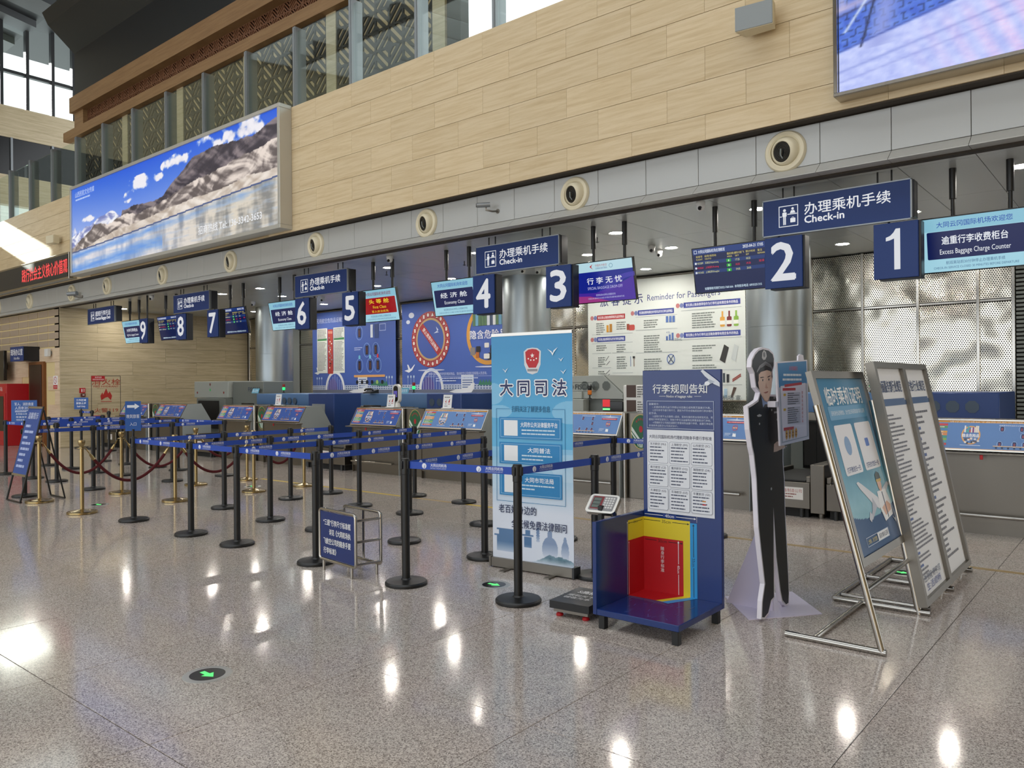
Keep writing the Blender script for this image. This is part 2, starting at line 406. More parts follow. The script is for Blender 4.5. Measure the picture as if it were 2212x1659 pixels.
# ------------------------------------------------------------------ upper wall: travertine slabs over a grey metal fascia
wall = struct(MB().box(-28, 2.2, 7.95, 8.2, 4.2, 6.335).box(-28, 2.2, 7.93, 13.9, 6.10, 6.2).build('wall_upper', 'bulkhead', smooth=False))
wall['label'] = 'high beige travertine wall above the check-in hall'
PW = .9275; ZR = [6.337, 5.968, 5.596, 5.224, 4.853, 4.482, 4.2]
full = MB().rbox(0, PW - .0018, -.022, 0, 0, .367, .0015).mesh('travertine_slab', 'travertine', False)
low = MB().rbox(0, PW - .0018, -.022, 0, 0, .278, .0015).mesh('travertine_slab', 'travertine', False)
for r in range(6):
    z0, z1 = ZR[r + 1], ZR[r]
    k = -20
    while True:
        x = -10.742 + PW * k + (PW / 2 if r % 2 else 0); k += 1
        if x > 1.6: break
        if x < -28.2: continue
        if -19.9 < x and x + PW < -11.6: continue
        if x > -2.2 and z0 > 4.4: continue
        obj('travertine_slab', low if r == 5 else full, wall, (x, 7.95, z0 + .002), world=False)
MB().box(-28, 2.2, 7.945, 8.1, 4.185, 4.2).build('soffit_strip', 'shadow_gap', wall, False)

fascia = struct(MB().box(-28, 2.2, 8.10, 8.2, 3.62, 4.2).build('trim_1', 'shadow_gap', smooth=False))
fascia['label'] = 'grey metal fascia band under the travertine'
FS = .6675; X0 = -1.277
fm = MB().rbox(0, FS - .005, -.02, 0, 0, .41, .002).mesh('fascia_panel', 'fascia_grey', False)
lm = MB().prism([(8.08, 3.757), (7.94, 3.648), (7.94, 3.640), (8.1, 3.640), (8.1, 3.757)], 0, FS - .005, 'x').mesh('lip_panel', 'fascia_lip', False)
for k in range(-40, 5):
    x = X0 + FS * k
    obj('fascia_panel', fm, fascia, (x, 8.10, 3.762), world=False)
    obj('lip_panel', lm, fascia, (x, 0, 0), world=False)

# ------------------------------------------------------------------ the check-in recess
ceil = struct(MB().box(-21.9, 2.2, 8.1, 13.6, 3.66, 3.75).build('ceiling', 'ceiling_gap', smooth=False))
ceil['label'] = 'dark grey panelled ceiling of the check-in recess'
YR = [8.10, 8.38, 10.02, 11.66, 13.5]
for j in range(4):
    cm = MB().rbox(.003, FS - .003, YR[j] + .003, YR[j + 1] - .003, 3.641, 3.66, .0015).mesh('ceiling_panel', 'ceiling_panel', False)
    for k in range(-31, 4): obj('ceiling_panel', cm, ceil, (X0 + FS * k, 0, 0), world=False)

rear = struct(MB().box(-22, 2.2, 13.5, 13.6, 0, 3.75).build('wall_rear', 'dark_wall', smooth=False))
rear['label'] = 'perforated metal rear wall of the check-in recess'
PC = .815
for k in range(-25, 4):
    x = -4.5 + PC * k
    hid = (-8.95 < x and x + PC < -5.6) or (-18.3 < x and x + PC < -14.9) or (-14.6 < x and x + PC < -11.4)
    if hid or x > -1.7 or x < -21.8: continue
    w = .45 if abs(x + 2.055) < .1 else PC
    for z0, z1 in ((.6, 2.72), (2.75, 3.63)):
        MB().rbox(x + .02, x + w - .02, 13.42, 13.432, z0 + .01, z1 - .01, .002).build('perforated_panel', 'perforated_metal', rear, False)
    MB().rbox(x - .022, x + .022, 13.39, 13.44, .6, 3.63, .004).build('frame_bar', 'polished_steel', rear, False)
    MB().rbox(x + .022, x + w - .022, 13.395, 13.44, 2.718, 2.752, .004).build('frame_bar', 'polished_steel', rear, False)
MB().rbox(-1.63, -1.585, 13.39, 13.44, .6, 3.63, .004).build('frame_bar', 'polished_steel', rear, False)
for i in range(46):
    MB().box(-1.57, .4, 13.38, 13.42, .7 + i * .06, .735 + i * .06).build('louvre_slat', 'machine_grey_dark', rear, False)

def slab_wall(parent, frame, w, h, pw, ph, z_off, mat, name, skip=None, stagger=True):
    me = {}
    r = 0; z = z_off
    while z < h - .01:
        z1 = min(h, z + ph); x = -(pw / 2 if (stagger and r % 2) else 0)
        while x < w - .01:
            a, b = max(0, x), min(w, x + pw)
            if not (skip and skip(a, b, max(z, 0), z1)):
                k = (round(b - a, 3), round(z1 - max(z, 0), 3))
                if k not in me: me[k] = MB().rbox(.002, k[0] - .002, .002, k[1] - .002, 0, .02, .0015).mesh(name, mat, False)
                o = bpy.data.objects.new(name, me[k]); COL.objects.link(o); o.parent = parent
                o.matrix_basis = frame @ Matrix.Translation((a, max(z, 0), 0))
            x += pw
        z += ph; r += 1
wl = struct(MB().box(-22.2, -21.86, 8.1, 13.6, 0, 3.75).build('wall_left', 'grout', smooth=False))
wl['label'] = 'beige stone end wall of the check-in recess'
slab_wall(wl, FR((-21.86, 8.085, 0), (0, 1, 0), (0, 0, 1)), 5.4, 3.66, 1.86, .375, .015 - .375, 'travertine_recess', 'stone_slab')
wf = struct(MB().box(-31, -21.88, 8.10, 8.4, 0, 3.7).build('wall_front', 'stone_mortar', smooth=False))
wf['label'] = 'pale stone wall beside the check-in recess'
slab_wall(wf, FR((-31, 8.10, 0), (1, 0, 0), (0, 0, 1)), 9.14, 2.604, .93, .372, .0, 'pink_stone', 'stone_slab',
          lambda a, b, z, z1: (a - 31 < -22.85 and b - 31 > -23.75 and z < 2.2))
cb = MB().rbox(0, .655, -.012, 0, 0, .165, .003).mesh('stone_block', 'stone_block', False)
for i in range(12):
    for j in range(5): obj('stone_block', cb, wf, (-21.93 - .66 - i * .70, 8.10, 2.64 + j * .2), world=False)
d1 = struct(MB().rbox(-23.80, -22.78, 8.02, 8.12, 0, 2.26, .004).build('door_1', 'wood_frame', smooth=False)); d1['label'] = 'dark brown office door in a wooden frame'
MB().rbox(-23.70, -22.88, 8.0, 8.03, 0, 2.18, .004).build('door_leaf', 'door_brown', d1, False)
MB().cyl((-23.62, 7.97, 1.0), (-23.5, 7.97, 1.0), .012, n=8).cyl((-23.62, 8.01, 1.0), (-23.62, 7.97, 1.0), .01, n=8).build('door_handle', 'stainless', d1)

for i, (px, r) in enumerate(((592.5, .48), (1137.5, .48), (1681, .48))):
    p = onY(px, 700, 12.0)
    c = struct(MB().lathe([(r, 0), (r, 1.198), (r - .003, 1.2), (r, 1.202), (r, 2.398), (r - .003, 2.4), (r, 2.402), (r, 3.66)], 48, Matrix.Translation((p.x, 12.0, 0))).build('column', 'column_metal'))
    c['label'] = ('round grey metal column beside the end of the blue posters', 'round grey metal column behind the number three sign', 'round grey metal column behind the police cut-out')[i]
# service duct box next to the first column
struct(MB().rbox(-19.7, -19.0, 13.0, 13.4, 0, 3.64, .005).build('wall_pier', 'cheek_grey', smooth=False))

# ------------------------------------------------------------------ gallery above the wall
bal = thing('glass_balustrade', 'glass balustrade between grey steel fins on top of the wall', 'balustrade', (-15, 8.0, 6.33))
fin = MB().rbox(-.032, .032, 7.97, 8.2, 6.338, 7.73, .004).rbox(-.02, .02, 7.955, 7.972, 6.335, 7.71, .002).mesh('post', 'fin_grey', False)
pane = MB().box(.036, 1.475, 8.02, 8.034, 6.338, 7.66).mesh('glass_pane', 'clear_glass', False)
for k in range(-2, 16):
    x = -25.0 + 1.5115 * k
    obj('post', fin, bal, (x, 0, 0)); obj('glass_pane', pane, bal, (x, 0, 0))

def lattice(mb, w, h, cell, depth, bar, n=4):
    nx, nz = max(1, round(w / cell)), max(1, round(h / cell)); cw, ch = w / nx, h / nz
    for i in range(nx):
        for j in range(nz):
            s = 1 if (i + j) % 2 else -1
            for t in range(n):
                c = -1 + (2 * t + 1) / n
                a = [(max(-.5, -.5 - c), max(-.5, -.5 - c) + c), (min(.5, .5 - c), min(.5, .5 - c) + c)]
                (x0, y0), (x1, y1) = a
                if abs(x1 - x0) < .08: continue
                q = []
                for (x, y), (ox, oy) in zip(((x0, y0), (x0, y0), (x1, y1), (x1, y1)), ((bar, -bar), (-bar, bar), (-bar, bar), (bar, -bar))):
                    X = (i + .5) * cw + s * (x * cw + ox * .5); Z = (j + .5) * ch + y * ch + oy * .5
                    q.append((min(max(X, 0), w), min(max(Z, 0), h)))
                mb.prism(q, -depth, 0, 'y')
        mb.box(i * cw - bar / 2, i * cw + bar / 2, -depth, 0, 0, h)
    for j in range(nz + 1): mb.box(0, w, -depth, 0, j * ch - bar / 2, j * ch + bar / 2)
    mb.box(w - bar / 2, w + bar / 2, -depth, 0, 0, h)
    return mb
gw = struct(MB().box(-24.1, -9.35, 9.55, 9.75, 6.2, 8.85).build('wall_gallery', 'lattice_board', smooth=False))
gw['label'] = 'gallery wall faced with dark lattice screens'
lat = lattice(MB(), 2.6, 2.6, .37, .03, .045).mesh('lattice', 'lattice_dark', False)
for k in range(5):
    x = -24.05 + k * 2.95
    obj('lattice', lat, gw, (x + .05, 9.55, 6.22), world=False)
    MB().box(x + 2.68, x + 2.98, 9.5, 9.56, 6.2, 8.85).build('pier', 'travertine_recess', gw, False)
bm1 = struct(MB().box(-24.3, 2.2, 9.3, 9.7, 9.52, 9.96).build('beam_upper', 'tan_beam', smooth=False))
bm2 = struct(MB().box(-24.9, 2.2, 9.36, 9.62, 8.82, 9.08).box(-24.2, -23.6, 9.40, 9.6, 9.08, 9.52).build('beam_lower', 'tan_beam', smooth=False))
bm1['label'] = 'upper tan stone beam under the dark roof'; bm2['label'] = 'lower tan stone beam above the gallery glass'
lb = struct(MB().box(-23.6, 2.2, 9.56, 9.6, 9.08, 9.52).build('wall_lattice_band', 'door_brown', smooth=False))
lat2 = lattice(MB(), 3.0, .44, .22, .03, .02, 5).mesh('lattice', 'lattice_brown', False)
for k in range(8): obj('lattice', lat2, lb, (-23.6 + 3.0 * k, 9.55, 9.08), world=False)
# roof; the open strip overhead is added to bring daylight down to the floor
rf = struct(MB().prism([(14, 13.3), (9.7, 13.3), (3.2, 14.4), (3.2, 14.7), (14, 13.6)], -31, 13, 'x').prism([(-10, 16.3), (-19, 17.7), (-19, 18.0), (-10, 16.6)], -31, 13, 'x').box(-24.3, 13, 9.45, 9.7, 9.96, 13.35).prism([(9.45, 11.3), (8.75, 11.9), (8.6, 12.2), (9.45, 12.2)], -24.3, 13, 'x').build('roof', 'roof_dark', smooth=False))
rf['label'] = 'dark sloping hall roof'
for y, z in ((7.0, 13.75), (5.0, 14.1), (3.2, 14.4), (-3.4, 15.3), (-10, 16.3)):
    MB().rbox(-31, 13, y - .16, y + .16, z - .45, z + .25, .01).build('roof_beam', 'roof_dark', rf, False)
for k in range(6): MB().prism([(9.6, 13.32), (9.6, 13.1), (3.2, 14.15), (3.2, 14.4)], -30.5 + k * 1.9, -29.5 + k * 1.9, 'x').build('roof_rib', 'roof_light', rf, False)
bf = MB().prism([(3.3, 14.7), (3.3, 13.95), (-10.1, 15.95), (-10.1, 16.7)], 0, .06, 'x').mesh('added_sun_baffle', 'baffle_white', False)  # unseen baffles added to stop direct sun and spread daylight below
for k in range(29): obj('added_sun_baffle', bf, rf, (-31 + k * 1.55, 0, 0), world=False)
# hall end wall with the high window, far left
we = struct(MB().box(-28.4, -28.1, -19, 13.6, 7.4, 8.35).build('wall_end', 'travertine_recess', smooth=False)); we['label'] = 'far end wall of the hall with a high window'
w0, w1 = onX(2, 230, -28.1), onX(160, 262, -28.1); t1 = onX(160, 326, -28.1).z
MB().box(-28.4, -28.1, -19, 13.6, t1, w1.z).build('stone_band', 'travertine_recess', we, False)
MB().box(-28.4, -28.1, w1.y + .12, 13.6, w1.z, 18).build('stone_band', 'dark_wall', we, False)
MB().box(-28.4, -28.1, -19, 13.6, 0, 6.2).box(-28.4, -28.1, -19, 13.6, 6.2, 6.5).box(-28.4, -28.1, -19, 6.0, 6.5, 7.4).box(-28.4, -28.1, 7.35, 13.6, 6.5, 7.4).build('stone_band', 'travertine_recess', we, False)  # unseen wall shaped to leave one slot for the sun
MB().box(-28.2, -28.12, -19, 13.6, 8.35, t1).build('dark_glazing', 'black_gloss', we, False)  # unseen length past the gallery added to block the sun
for i in range(6): MB().box(-28.22, -28.06, 12.6 - i * 1.2, 12.66 - i * 1.2, 8.35, t1).build('mullion', 'fin_grey', we, False)
MB().box(-28.4, -28.1, -19, 8.62, w1.z, 18).build('stone_band', 'travertine_recess', we, False)  # unseen fill added to keep direct sun out of the hall
win = struct(MB().box(-28.3, -28.24, 8.62, w1.y + .12, w1.z, 14.0).build('window_1', 'clear_glass', smooth=False)); win['label'] = 'high window of the hall end wall'
for px in (160, 115, 60, 4): 
    y = onX(px, 200, -28.1).y; MB().rbox(-28.3, -28.1, y - .05, y + .05, w1.z, 14.0, .004).build('mullion', 'dark_plastic', win, False)
a, b = onX(0, 152, -28.1), onX(160, 190, -28.1)
MB().rbox(-28.28, -28.12, 8.62, w1.y + .1, b.z - .05, b.z + .05, .004).build('transom', 'dark_plastic', win, False)
sun_slot = struct(MB().box(-28.3, -28.28, 6.0, 7.35, 6.5, 7.4).build('added_window', 'clear_glass', smooth=False)); sun_slot['label'] = 'unseen window added to the hall end wall for the sun patch'  # unseen opening added so the sun makes a patch on the wall
# the hall's other sides, behind and beside the photographer
struct(MB().box(10, 10.3, -19, 13.6, 0, 18).build('wall_right', 'bulkhead', smooth=False))
struct(MB().box(-31, 13, -19.3, -19, 12.2, 18).build('wall_behind', 'bulkhead', smooth=False))
# stair stringer seen through the gallery glass
p, q = onY(872, -8, 11.5), onY(1003, 92, 11.5)
st = tag(MB().prism([(p.x, p.z), (q.x, q.z), (q.x, q.z - .35), (p.x - .4, p.z - .1)], 11.4, 11.7, 'y').build('stair_stringer', 'tan_beam', smooth=False), 'brown slanting stair stringer behind the gallery glass', 'staircase')
struct(MB().box(-9.35, -8.95, 9.55, 9.75, 6.2, 9.0).build('wall_gallery_pier', 'dark_wall', smooth=False))
# ------------------------------------------------------------------ wall-mounted things above the counters
def billboard_picture(u, v):
    r = np.zeros((len(u), 3))
    sky = np.stack([np.interp(v, [.35, 1], [150, 28]), np.interp(v, [.35, 1], [175, 92]), np.interp(v, [.35, 1], [240, 222])], 1)
    sky[:, 0] += 60 * np.clip(.35 - u, 0, 1); sky[:, 1] += 40 * np.clip(.35 - u, 0, 1)
    r[:] = sky
    cl = fbm(u * 26, v * 9, 3, 6) - .48
    env = np.zeros_like(u)
    for cu, cv, su, sv in ((.41, .80, .055, .055), (.345, .73, .025, .035), (.22, .66, .05, .04), (.10, .60, .035, .035), (.86, .93, .13, .10), (.6, .87, .06, .06), (.51, .78, .035, .025), (.35, .645, .02, .018), (.02, .52, .03, .05)):
        env = np.maximum(env, np.exp(-((u - cu) / su) ** 2 - ((v - cv) / sv) ** 2))
    k = np.clip((env + cl * 3.2 - .55) * 2.6, 0, 1) * (env > .12); k = k[:, None]; sh = np.clip(.75 + cl * 2, .55, 1)[:, None]; r = r * (1 - k) + (np.array([246, 243, 250]) * sh + np.array([150, 160, 200]) * (1 - sh)) * k
    def layer(ridge, lo, hi, rough_, seed, r):
        m = (v < ridge); d = np.clip(ridge - v, 0, 1)
        wx = fbm(u * 9, v * 6, seed + 9, 4) * .5; a1 = fbm((u + v * .55 + wx * .22) * 34, (v - u * .3) * 5, seed, 6); a2 = fbm((u - v * .35 + wx * .2) * 46, v * 7, seed + 5, 5)
        t = np.clip(.5 + (a1 - .5) * rough_ * 1.3 + (a2 - .5) * rough_ * .9 + (.1 - d) * .4, 0, 1); t = (t * t * (3 - 2 * t))[:, None]
        c = np.array(lo) * (1 - t) + np.array(hi) * t
        return np.where(m[:, None], c, r)
    snow = np.interp(u, [0, .08, .2, .25, .3], [.44, .5, .58, .62, .5]) + (fbm(u * 22, u * 0, 2) - .5) * .1
    r = layer(np.where(u < .31, snow, 0), (120, 130, 190), (250, 250, 255), 2.2, 8, r)
    far = np.interp(u, [.25, .31, .45, .52, .6, .66, .76, .84, .9, .95, 1], [0, .56, .55, .58, .74, .83, .88, .86, .84, .9, .95]) + (fbm(u * 18, u * 0, 4) - .5) * .07
    r = layer(far, (52, 47, 60), (140, 128, 132), 1.5, 11, r)
    nearr = np.interp(u, [0, .06, .14, .22, .3, .4, .5, .55, .65, .75, .9, 1], [.30, .38, .50, .47, .52, .48, .50, .55, .60, .66, .70, .74]) + (fbm(u * 20, u * 0, 6) - .5) * .07
    r = layer(nearr, (98, 88, 88), (238, 224, 214), 1.7, 15, r)
    sand = np.interp(u, [0, .15, .3, .5, .75, 1], [.2, .30, .38, .41, .46, .5]) + (fbm(u * 9, u * 0, 9) - .5) * .06
    r = layer(sand, (186, 170, 156), (246, 236, 226), 1.0, 21, r)
    shore = np.interp(u, [0, .35, 1], [.24, .29, .42]); wv = v < shore
    w1 = fbm(u * 22, v * 46, 31); refl = fbm(u * 36, v * 3, 33)
    warm = np.clip((u - .3) * 2, 0, 1); wat = np.stack([np.interp(refl + (w1 - .5) * .5, [.25, .6], [140, 226]), np.interp(refl + (w1 - .5) * .5, [.25, .6], [140, 216]), np.interp(refl + (w1 - .5) * .5, [.25, .6], [138, 200])], 1) * warm[:, None] + np.stack([np.interp(refl, [.25, .6], [150, 232]), np.interp(refl, [.25, .6], [166, 228]), np.interp(refl, [.25, .6], [200, 232])], 1) * (1 - warm[:, None])
    band = np.clip(1 - np.abs(v - shore + .05) / .05, 0, 1) * np.clip(1.3 - u, 0, 1); b2 = np.clip(1 - np.abs(v - np.interp(u, [0, .5, 1], [.02, .12, -.2])) / .09, 0, 1) * (u < .52)
    kb = np.clip(band * .8 + b2 * .9 + (w1 - .5) * .8, 0, 1)[:, None]
    wat = wat * (1 - kb) + np.array([92, 150, 230]) * kb
    edge = (np.abs(v - shore) < .008)[:, None]
    r = np.where(wv[:, None], wat, r); r = np.where(edge, np.array([70, 90, 140]), r)
    return r
bx0, bx1, bz0, bz1 = -20.10, -11.42, 4.235, 6.36
bb = thing('lightbox_billboard', 'long backlit billboard with a mountain lake photograph', 'billboard', (-15.8, 7.85, 4.3))
MB().box(bx0 + .05, bx1 - .05, 7.72, 7.93, bz0 + .04, bz1 - .04).build('case', 'dark_plastic', bb, False)
fr = MB()
for a in ((bx0, bx1, bz0, bz0 + .07), (bx0, bx1, bz1 - .07, bz1)): fr.rbox(a[0], a[1], 7.68, 7.93, a[2], a[3], .006)
for a in ((bx0, bx0 + .07), (bx1 - .07, bx1)): fr.rbox(a[0], a[1], 7.681, 7.929, bz0 + .07, bz1 - .07, .006)
fr.build('frame', 'rim_metal', bb, False)
painted('picture', front(bx0 + .07, 7.715, bz0 + .07), bx1 - bx0 - .14, bz1 - bz0 - .14, 520, 130, billboard_picture, .92, bb)
s = Sheet(front(bx0 + .07, 7.71, bz0 + .07), .9)
s.text('招商热线 Tel: 136-3342-3653', 6.95, .24, .16, '#f4f6fa', 2.15, bold=.012)
s.text('山西民航文化传媒', .72, 1.83, .13, '#c9dcff', 1.05).lines(.22, 1.72, 1.15, 1, .1, .035, '#b8d0ff', 3, 0)
s.done('lettering', bb)

def led_picture(u, v):
    U = u / .37; V = v / .48; n = fbm(u * 60, v * 50, 2)                # the part of the wall in view: U, V in 0..1
    top = np.stack([48 + 60 * n, 80 + 70 * n, 190 + 50 * n], 1); low_ = np.stack([160 + 50 * n, 172 + 46 * n, 236 + 18 * n], 1)
    ln = .40 + .30 * U; k = np.clip((ln - V) * 40, 0, 1)[:, None]; r = top * (1 - k) + low_ * k
    row = np.floor((V - .3 * U) * 16); br = ((np.modf(np.abs((V - .3 * U) * 16))[0] > .86) | (np.modf(np.abs(U * 9 + row * .5))[0] > .93)) & (V > ln + .02); r[br] = r[br] * .62
    def band(c, hw, col, k_, cond=True):
        nonlocal r
        m_ = (np.exp(-(c / hw) ** 2) * k_ * cond)[:, None]; r = r * (1 - m_) + np.array(col) * m_
    band(V - .30 * U - .80, .045, (176, 170, 214), .85); band(V - .3 * U - .74, .012, (60, 66, 120), .8)
    band(U - .24 - (V - .4) * .14, .075, (150, 160, 222), .75, V > .36); band(U - .13 - (V - .38) * .2, .008, (30, 36, 70), .9, V > .40); band(U - .86 - (V - .7) * .1, .008, (36, 44, 90), .8, V > .68)
    band(U - .05 - (V - .6) * .5, .012, (214, 226, 250), .8, (V > .58) & (V < 1.1)); band(U - .02, .03, (200, 190, 220), .6, V > .8)
    band(V - ln, .008, (70, 84, 160), .8); band(V - .2 - .26 * U, .012, (120, 134, 206), .5); band(V - .1 - .24 * U, .01, (130, 140, 210), .4)
    pk = np.clip((U - .35) * 1.2, 0, 1) * np.clip((ln - V) * 6, 0, 1) * (np.sin(U * 52 + V * 16) * .5 + .5) * (np.sin(V * 240) * .15 + .85); r = r + np.stack([46 * pk, 4 * pk, -6 * pk], 1)
    return r
lx0, lx1, lz0, lz1 = -2.37, 1.7, 4.27, 6.4
ld = thing('video_wall', 'large lit video wall showing a bluish street scene', 'video wall', (-.4, 7.85, 4.3))
MB().box(lx0 + .03, lx1 - .03, 7.78, 7.93, lz0 + .03, lz1 - .03).build('case', 'dark_plastic', ld, False)
fr = MB()
for a in ((lx0, lx1, lz0, lz0 + .035), (lx0, lx1, lz1 - .035, lz1)): fr.rbox(a[0], a[1], 7.72, 7.93, a[2], a[3], .004)
for a in ((lx0, lx0 + .035), (lx1 - .035, lx1)): fr.rbox(a[0], a[1], 7.721, 7.929, lz0 + .035, lz1 - .035, .004)
fr.build('frame', 'polished_steel', ld, False)
painted('picture', front(lx0 + .04, 7.775, lz0 + .04), lx1 - lx0 - .08, lz1 - lz0 - .08, 260, 140, led_picture, 1.02, ld)

le = thing('led_text_board', 'long black LED board with red running Chinese text', 'LED board', (-23, 7.85, 4.2))
ex0, ex1, ez0, ez1 = -27.9, -20.33, 4.215, 4.86
MB().rbox(ex0, ex1, 7.74, 7.93, ez0, ez1, .006).build('frame', 'polished_steel', le, False)
MB().box(ex0 + .05, ex1 - .05, 7.73, 7.742, ez0 + .05, ez1 - .05).build('screen', 'dark_plastic', le, False)
s = Sheet(front(ex0, 7.73, ez0), 1.0); s.text('践行社会主义核心价值观', 6.03, .32, .34, '#ff4a4e', 2.98, bold=.015); s.done('lettering', le)

# air nozzles in the fascia
noz = thing('air_nozzle', 'cream round air nozzle on the grey fascia, nearest the big video wall', 'air vent', (-2.964, 8.08, 3.945), 0, 'round air nozzles along the fascia')
R_ = Matrix.Translation((0, 0, 0)) @ Matrix.Rotation(PI / 2, 4, 'X')
def ring_obj(parent):
    MB().lathe([(.150, 0), (.150, .03), (.168, .042), (.2, .035), (.216, .014), (.218, 0)], 40, Matrix.Translation(W(parent).translation) @ R_).build('ring', 'cream_plastic', parent)
    B = Matrix.Translation(W(parent).translation + Vector((0, .0, 0))) @ Matrix.Rotation(math.radians(-17), 4, 'Z') @ Matrix.Rotation(math.radians(9), 4, 'X') @ R_
    MB().lathe([(.151, -.02), (.150, .01), (.144, .04), (.130, .062), (.112, .072), (.106, .070), (.103, .055), (.103, .0)], 40, B).build('eyeball', 'cream_plastic', parent)
    MB().lathe([(.1035, .06), (.1035, .061), (0, .061)], 24, B).build('bore', 'black_gloss', parent)
    m = MB()
    for r in (.03, .05, .07, .09): m.tube([B @ Vector((r * math.cos(t * PI / 8), r * math.sin(t * PI / 8), .063)) for t in range(16)], .0018, 5, closed=True)
    m.build('grille', 'dark_plastic', parent)
    MB().tube([B @ Vector((.0, -.095, .04)), B @ Vector((-.006, -.03, .08)), B @ Vector((.008, .03, .085))], .007, 5).build('ribbon', 'cheek_grey', parent)
ring_obj(noz)
nz = ['cream round air nozzle just left of the large wall speaker', 'cream round air nozzle right of the bullet camera on the fascia', 'cream round air nozzle left of the bullet camera on the fascia', 'cream round air nozzle above the number six sign',
      'cream round air nozzle above the economy screen by number six', 'cream round air nozzle above the number seven and eight sign', 'cream round air nozzle above the oversized baggage sign', 'cream round air nozzle next to the silver bracket camera', 'cream round air nozzle below the red LED text', 'cream round air nozzle at the edge, last under the LED board']
noz['label'] = 'cream round air nozzle nearest the blue video wall'
for i, x in enumerate((-5.63, -8.29, -10.964, -13.633, -16.314, -18.99, -21.02, -23.83, -26.3)): dup(noz, (x, 8.08, 3.935), nz[i + 1])

# wall speakers
def speaker(name, label, x, z, w, h, face, parent=None):
    t = thing(name, label, 'speaker', (x, 7.93, z))
    MB().prism([(x - w / 2, 7.66), (x + w / 2, 7.70), (x + w * .42, 7.84), (x - w * .40, 7.84)], z - h / 2, z + h / 2, 'z').build('cabinet', 'cream_plastic', t, False)
    MB().prism([(x - w / 2 + .004, 7.648), (x + w / 2 - .004, 7.688), (x + w / 2 - .004, 7.70), (x - w / 2 + .004, 7.662)], z - h / 2 + .006, z + h / 2 - .006, 'z').build('grille', face, t, False)
    MB().rbox(x - .05, x + .05, 7.84, 7.93, z - .05, z + .05, .006).build('bracket', 'cream_plastic', t)
speaker('wall_speaker', 'grey horn-fronted loudspeaker on the travertine beside the video wall', -3.13, 5.27, .38, .25, 'grey_plastic')
speaker('wall_speaker', 'small beige loudspeaker on the wall above the red LED board', -21.3, 5.27, .36, .2, 'cream_plastic')

# bullet cameras on the fascia
def bullet(label, x, z, big):
    t = thing('bullet_camera', label, 'security camera', (x, 8.08, z)); k = 1.6 if big else 1
    MB().tube([(x + .10 * k, 8.08, z - .06), (x + .07 * k, 8.0, z - .07), (x, 7.95, z - .05), (x, 7.95, z)], .012 * k, 8).build('arm', 'stainless', t)
    MB().lathe([(.032, 0), (.032, .006)], 16, Matrix.Translation((x + .10 * k, 8.08, z - .06)) @ R_).build('base_plate', 'stainless', t)
    MB().cyl((x + .05 * k, 7.98, z + .02), (x - .09 * k, 7.86, z + .01), .033 * k, n=18).build('body', 'fin_grey', t)
    MB().cyl((x - .088 * k, 7.862, z + .01), (x - .096 * k, 7.855, z + .01), .026 * k, n=18).build('lens', 'black_gloss', t)
p = onY(1055, 447, 8.0); bullet('small grey bullet camera between two fascia nozzles', p.x, p.z, False)
p = onY(165, 636, 8.0); bullet('silver bracket camera on the fascia under the LED board', p.x, p.z, True)

# recessed downlights
DL = [(-5.77, 9.27), (-5.77, 10.86), (-7.2, 12.57), (-3.67, 12.34), (-3.69, 9.14), (-2.33, 10.6), (-1.0, 9.05), (-7.09, 10.53), (-10.5, 9.28), (-10.7, 11.08), (-14.73, 9.4), (-16.22, 9.39), (-15.65, 10.57), (-16.39, 12.3), (-21.1, 9.37), (-18.9, 10.6), (-12.6, 10.8), (-8.3, 9.2), (-12.4, 12.4), (-19.4, 12.2), (-5.8, 12.5), (-8.6, 12.4), (-10.4, 12.6), (-14.4, 12.4), (-2.3, 12.4), (-17.6, 12.6)]
DLN = ['just behind the purple drop-off screen', 'between the dome cameras and the white poster', 'close to the top of the white poster', 'seen below the bar between numbers two and one', 'touching the check-in sign of number two', 'tucked at the corner of the number one check-in sign', 'at the picture edge above the excess baggage screen', 'behind the upper edge of the purple screen', 'beside the dome camera over the first class screen', 'behind the economy screen of number four', 'between numbers six and seven, nearer six', 'between numbers six and seven, nearer seven', 'behind the number six economy screen', 'deep behind numbers six and five', 'beside the oversized baggage sign', 'above the flight screen of number eight', 'under the check-in sign of number six', 'left of the check-in sign of number four', 'deep above the red ring poster', 'deep in front of the stone end wall', 'hidden behind the flight board, deep by the poster', 'deep behind the purple screen', 'deep behind the number four sign', 'deep between the two blue posters', 'deep behind the number one sign', 'deep beyond number seven']
dlr = thing('downlight', 'round recessed ceiling lamp', 'downlight', (0, 0, 3.641), 0, 'round lamps in the recess ceiling')
MB().lathe([(.085, 3.642), (.11, 3.642), (.112, 3.637), (.105, 3.633), (.085, 3.640)], 28).build('trim_ring', 'white_plastic', dlr)
MB().lathe([(.0, 3.637), (.085, 3.637), (.085, 3.641)], 28).build('lens', 'lamp_white', dlr)
for i, (x, y) in enumerate(DL):
    l = 'lit round ceiling lamp ' + DLN[i]
    if i == 0: dlr.location = (x, y, 3.641); dlr['label'] = l
    else: dup(dlr, (x, y, 3.641), l)

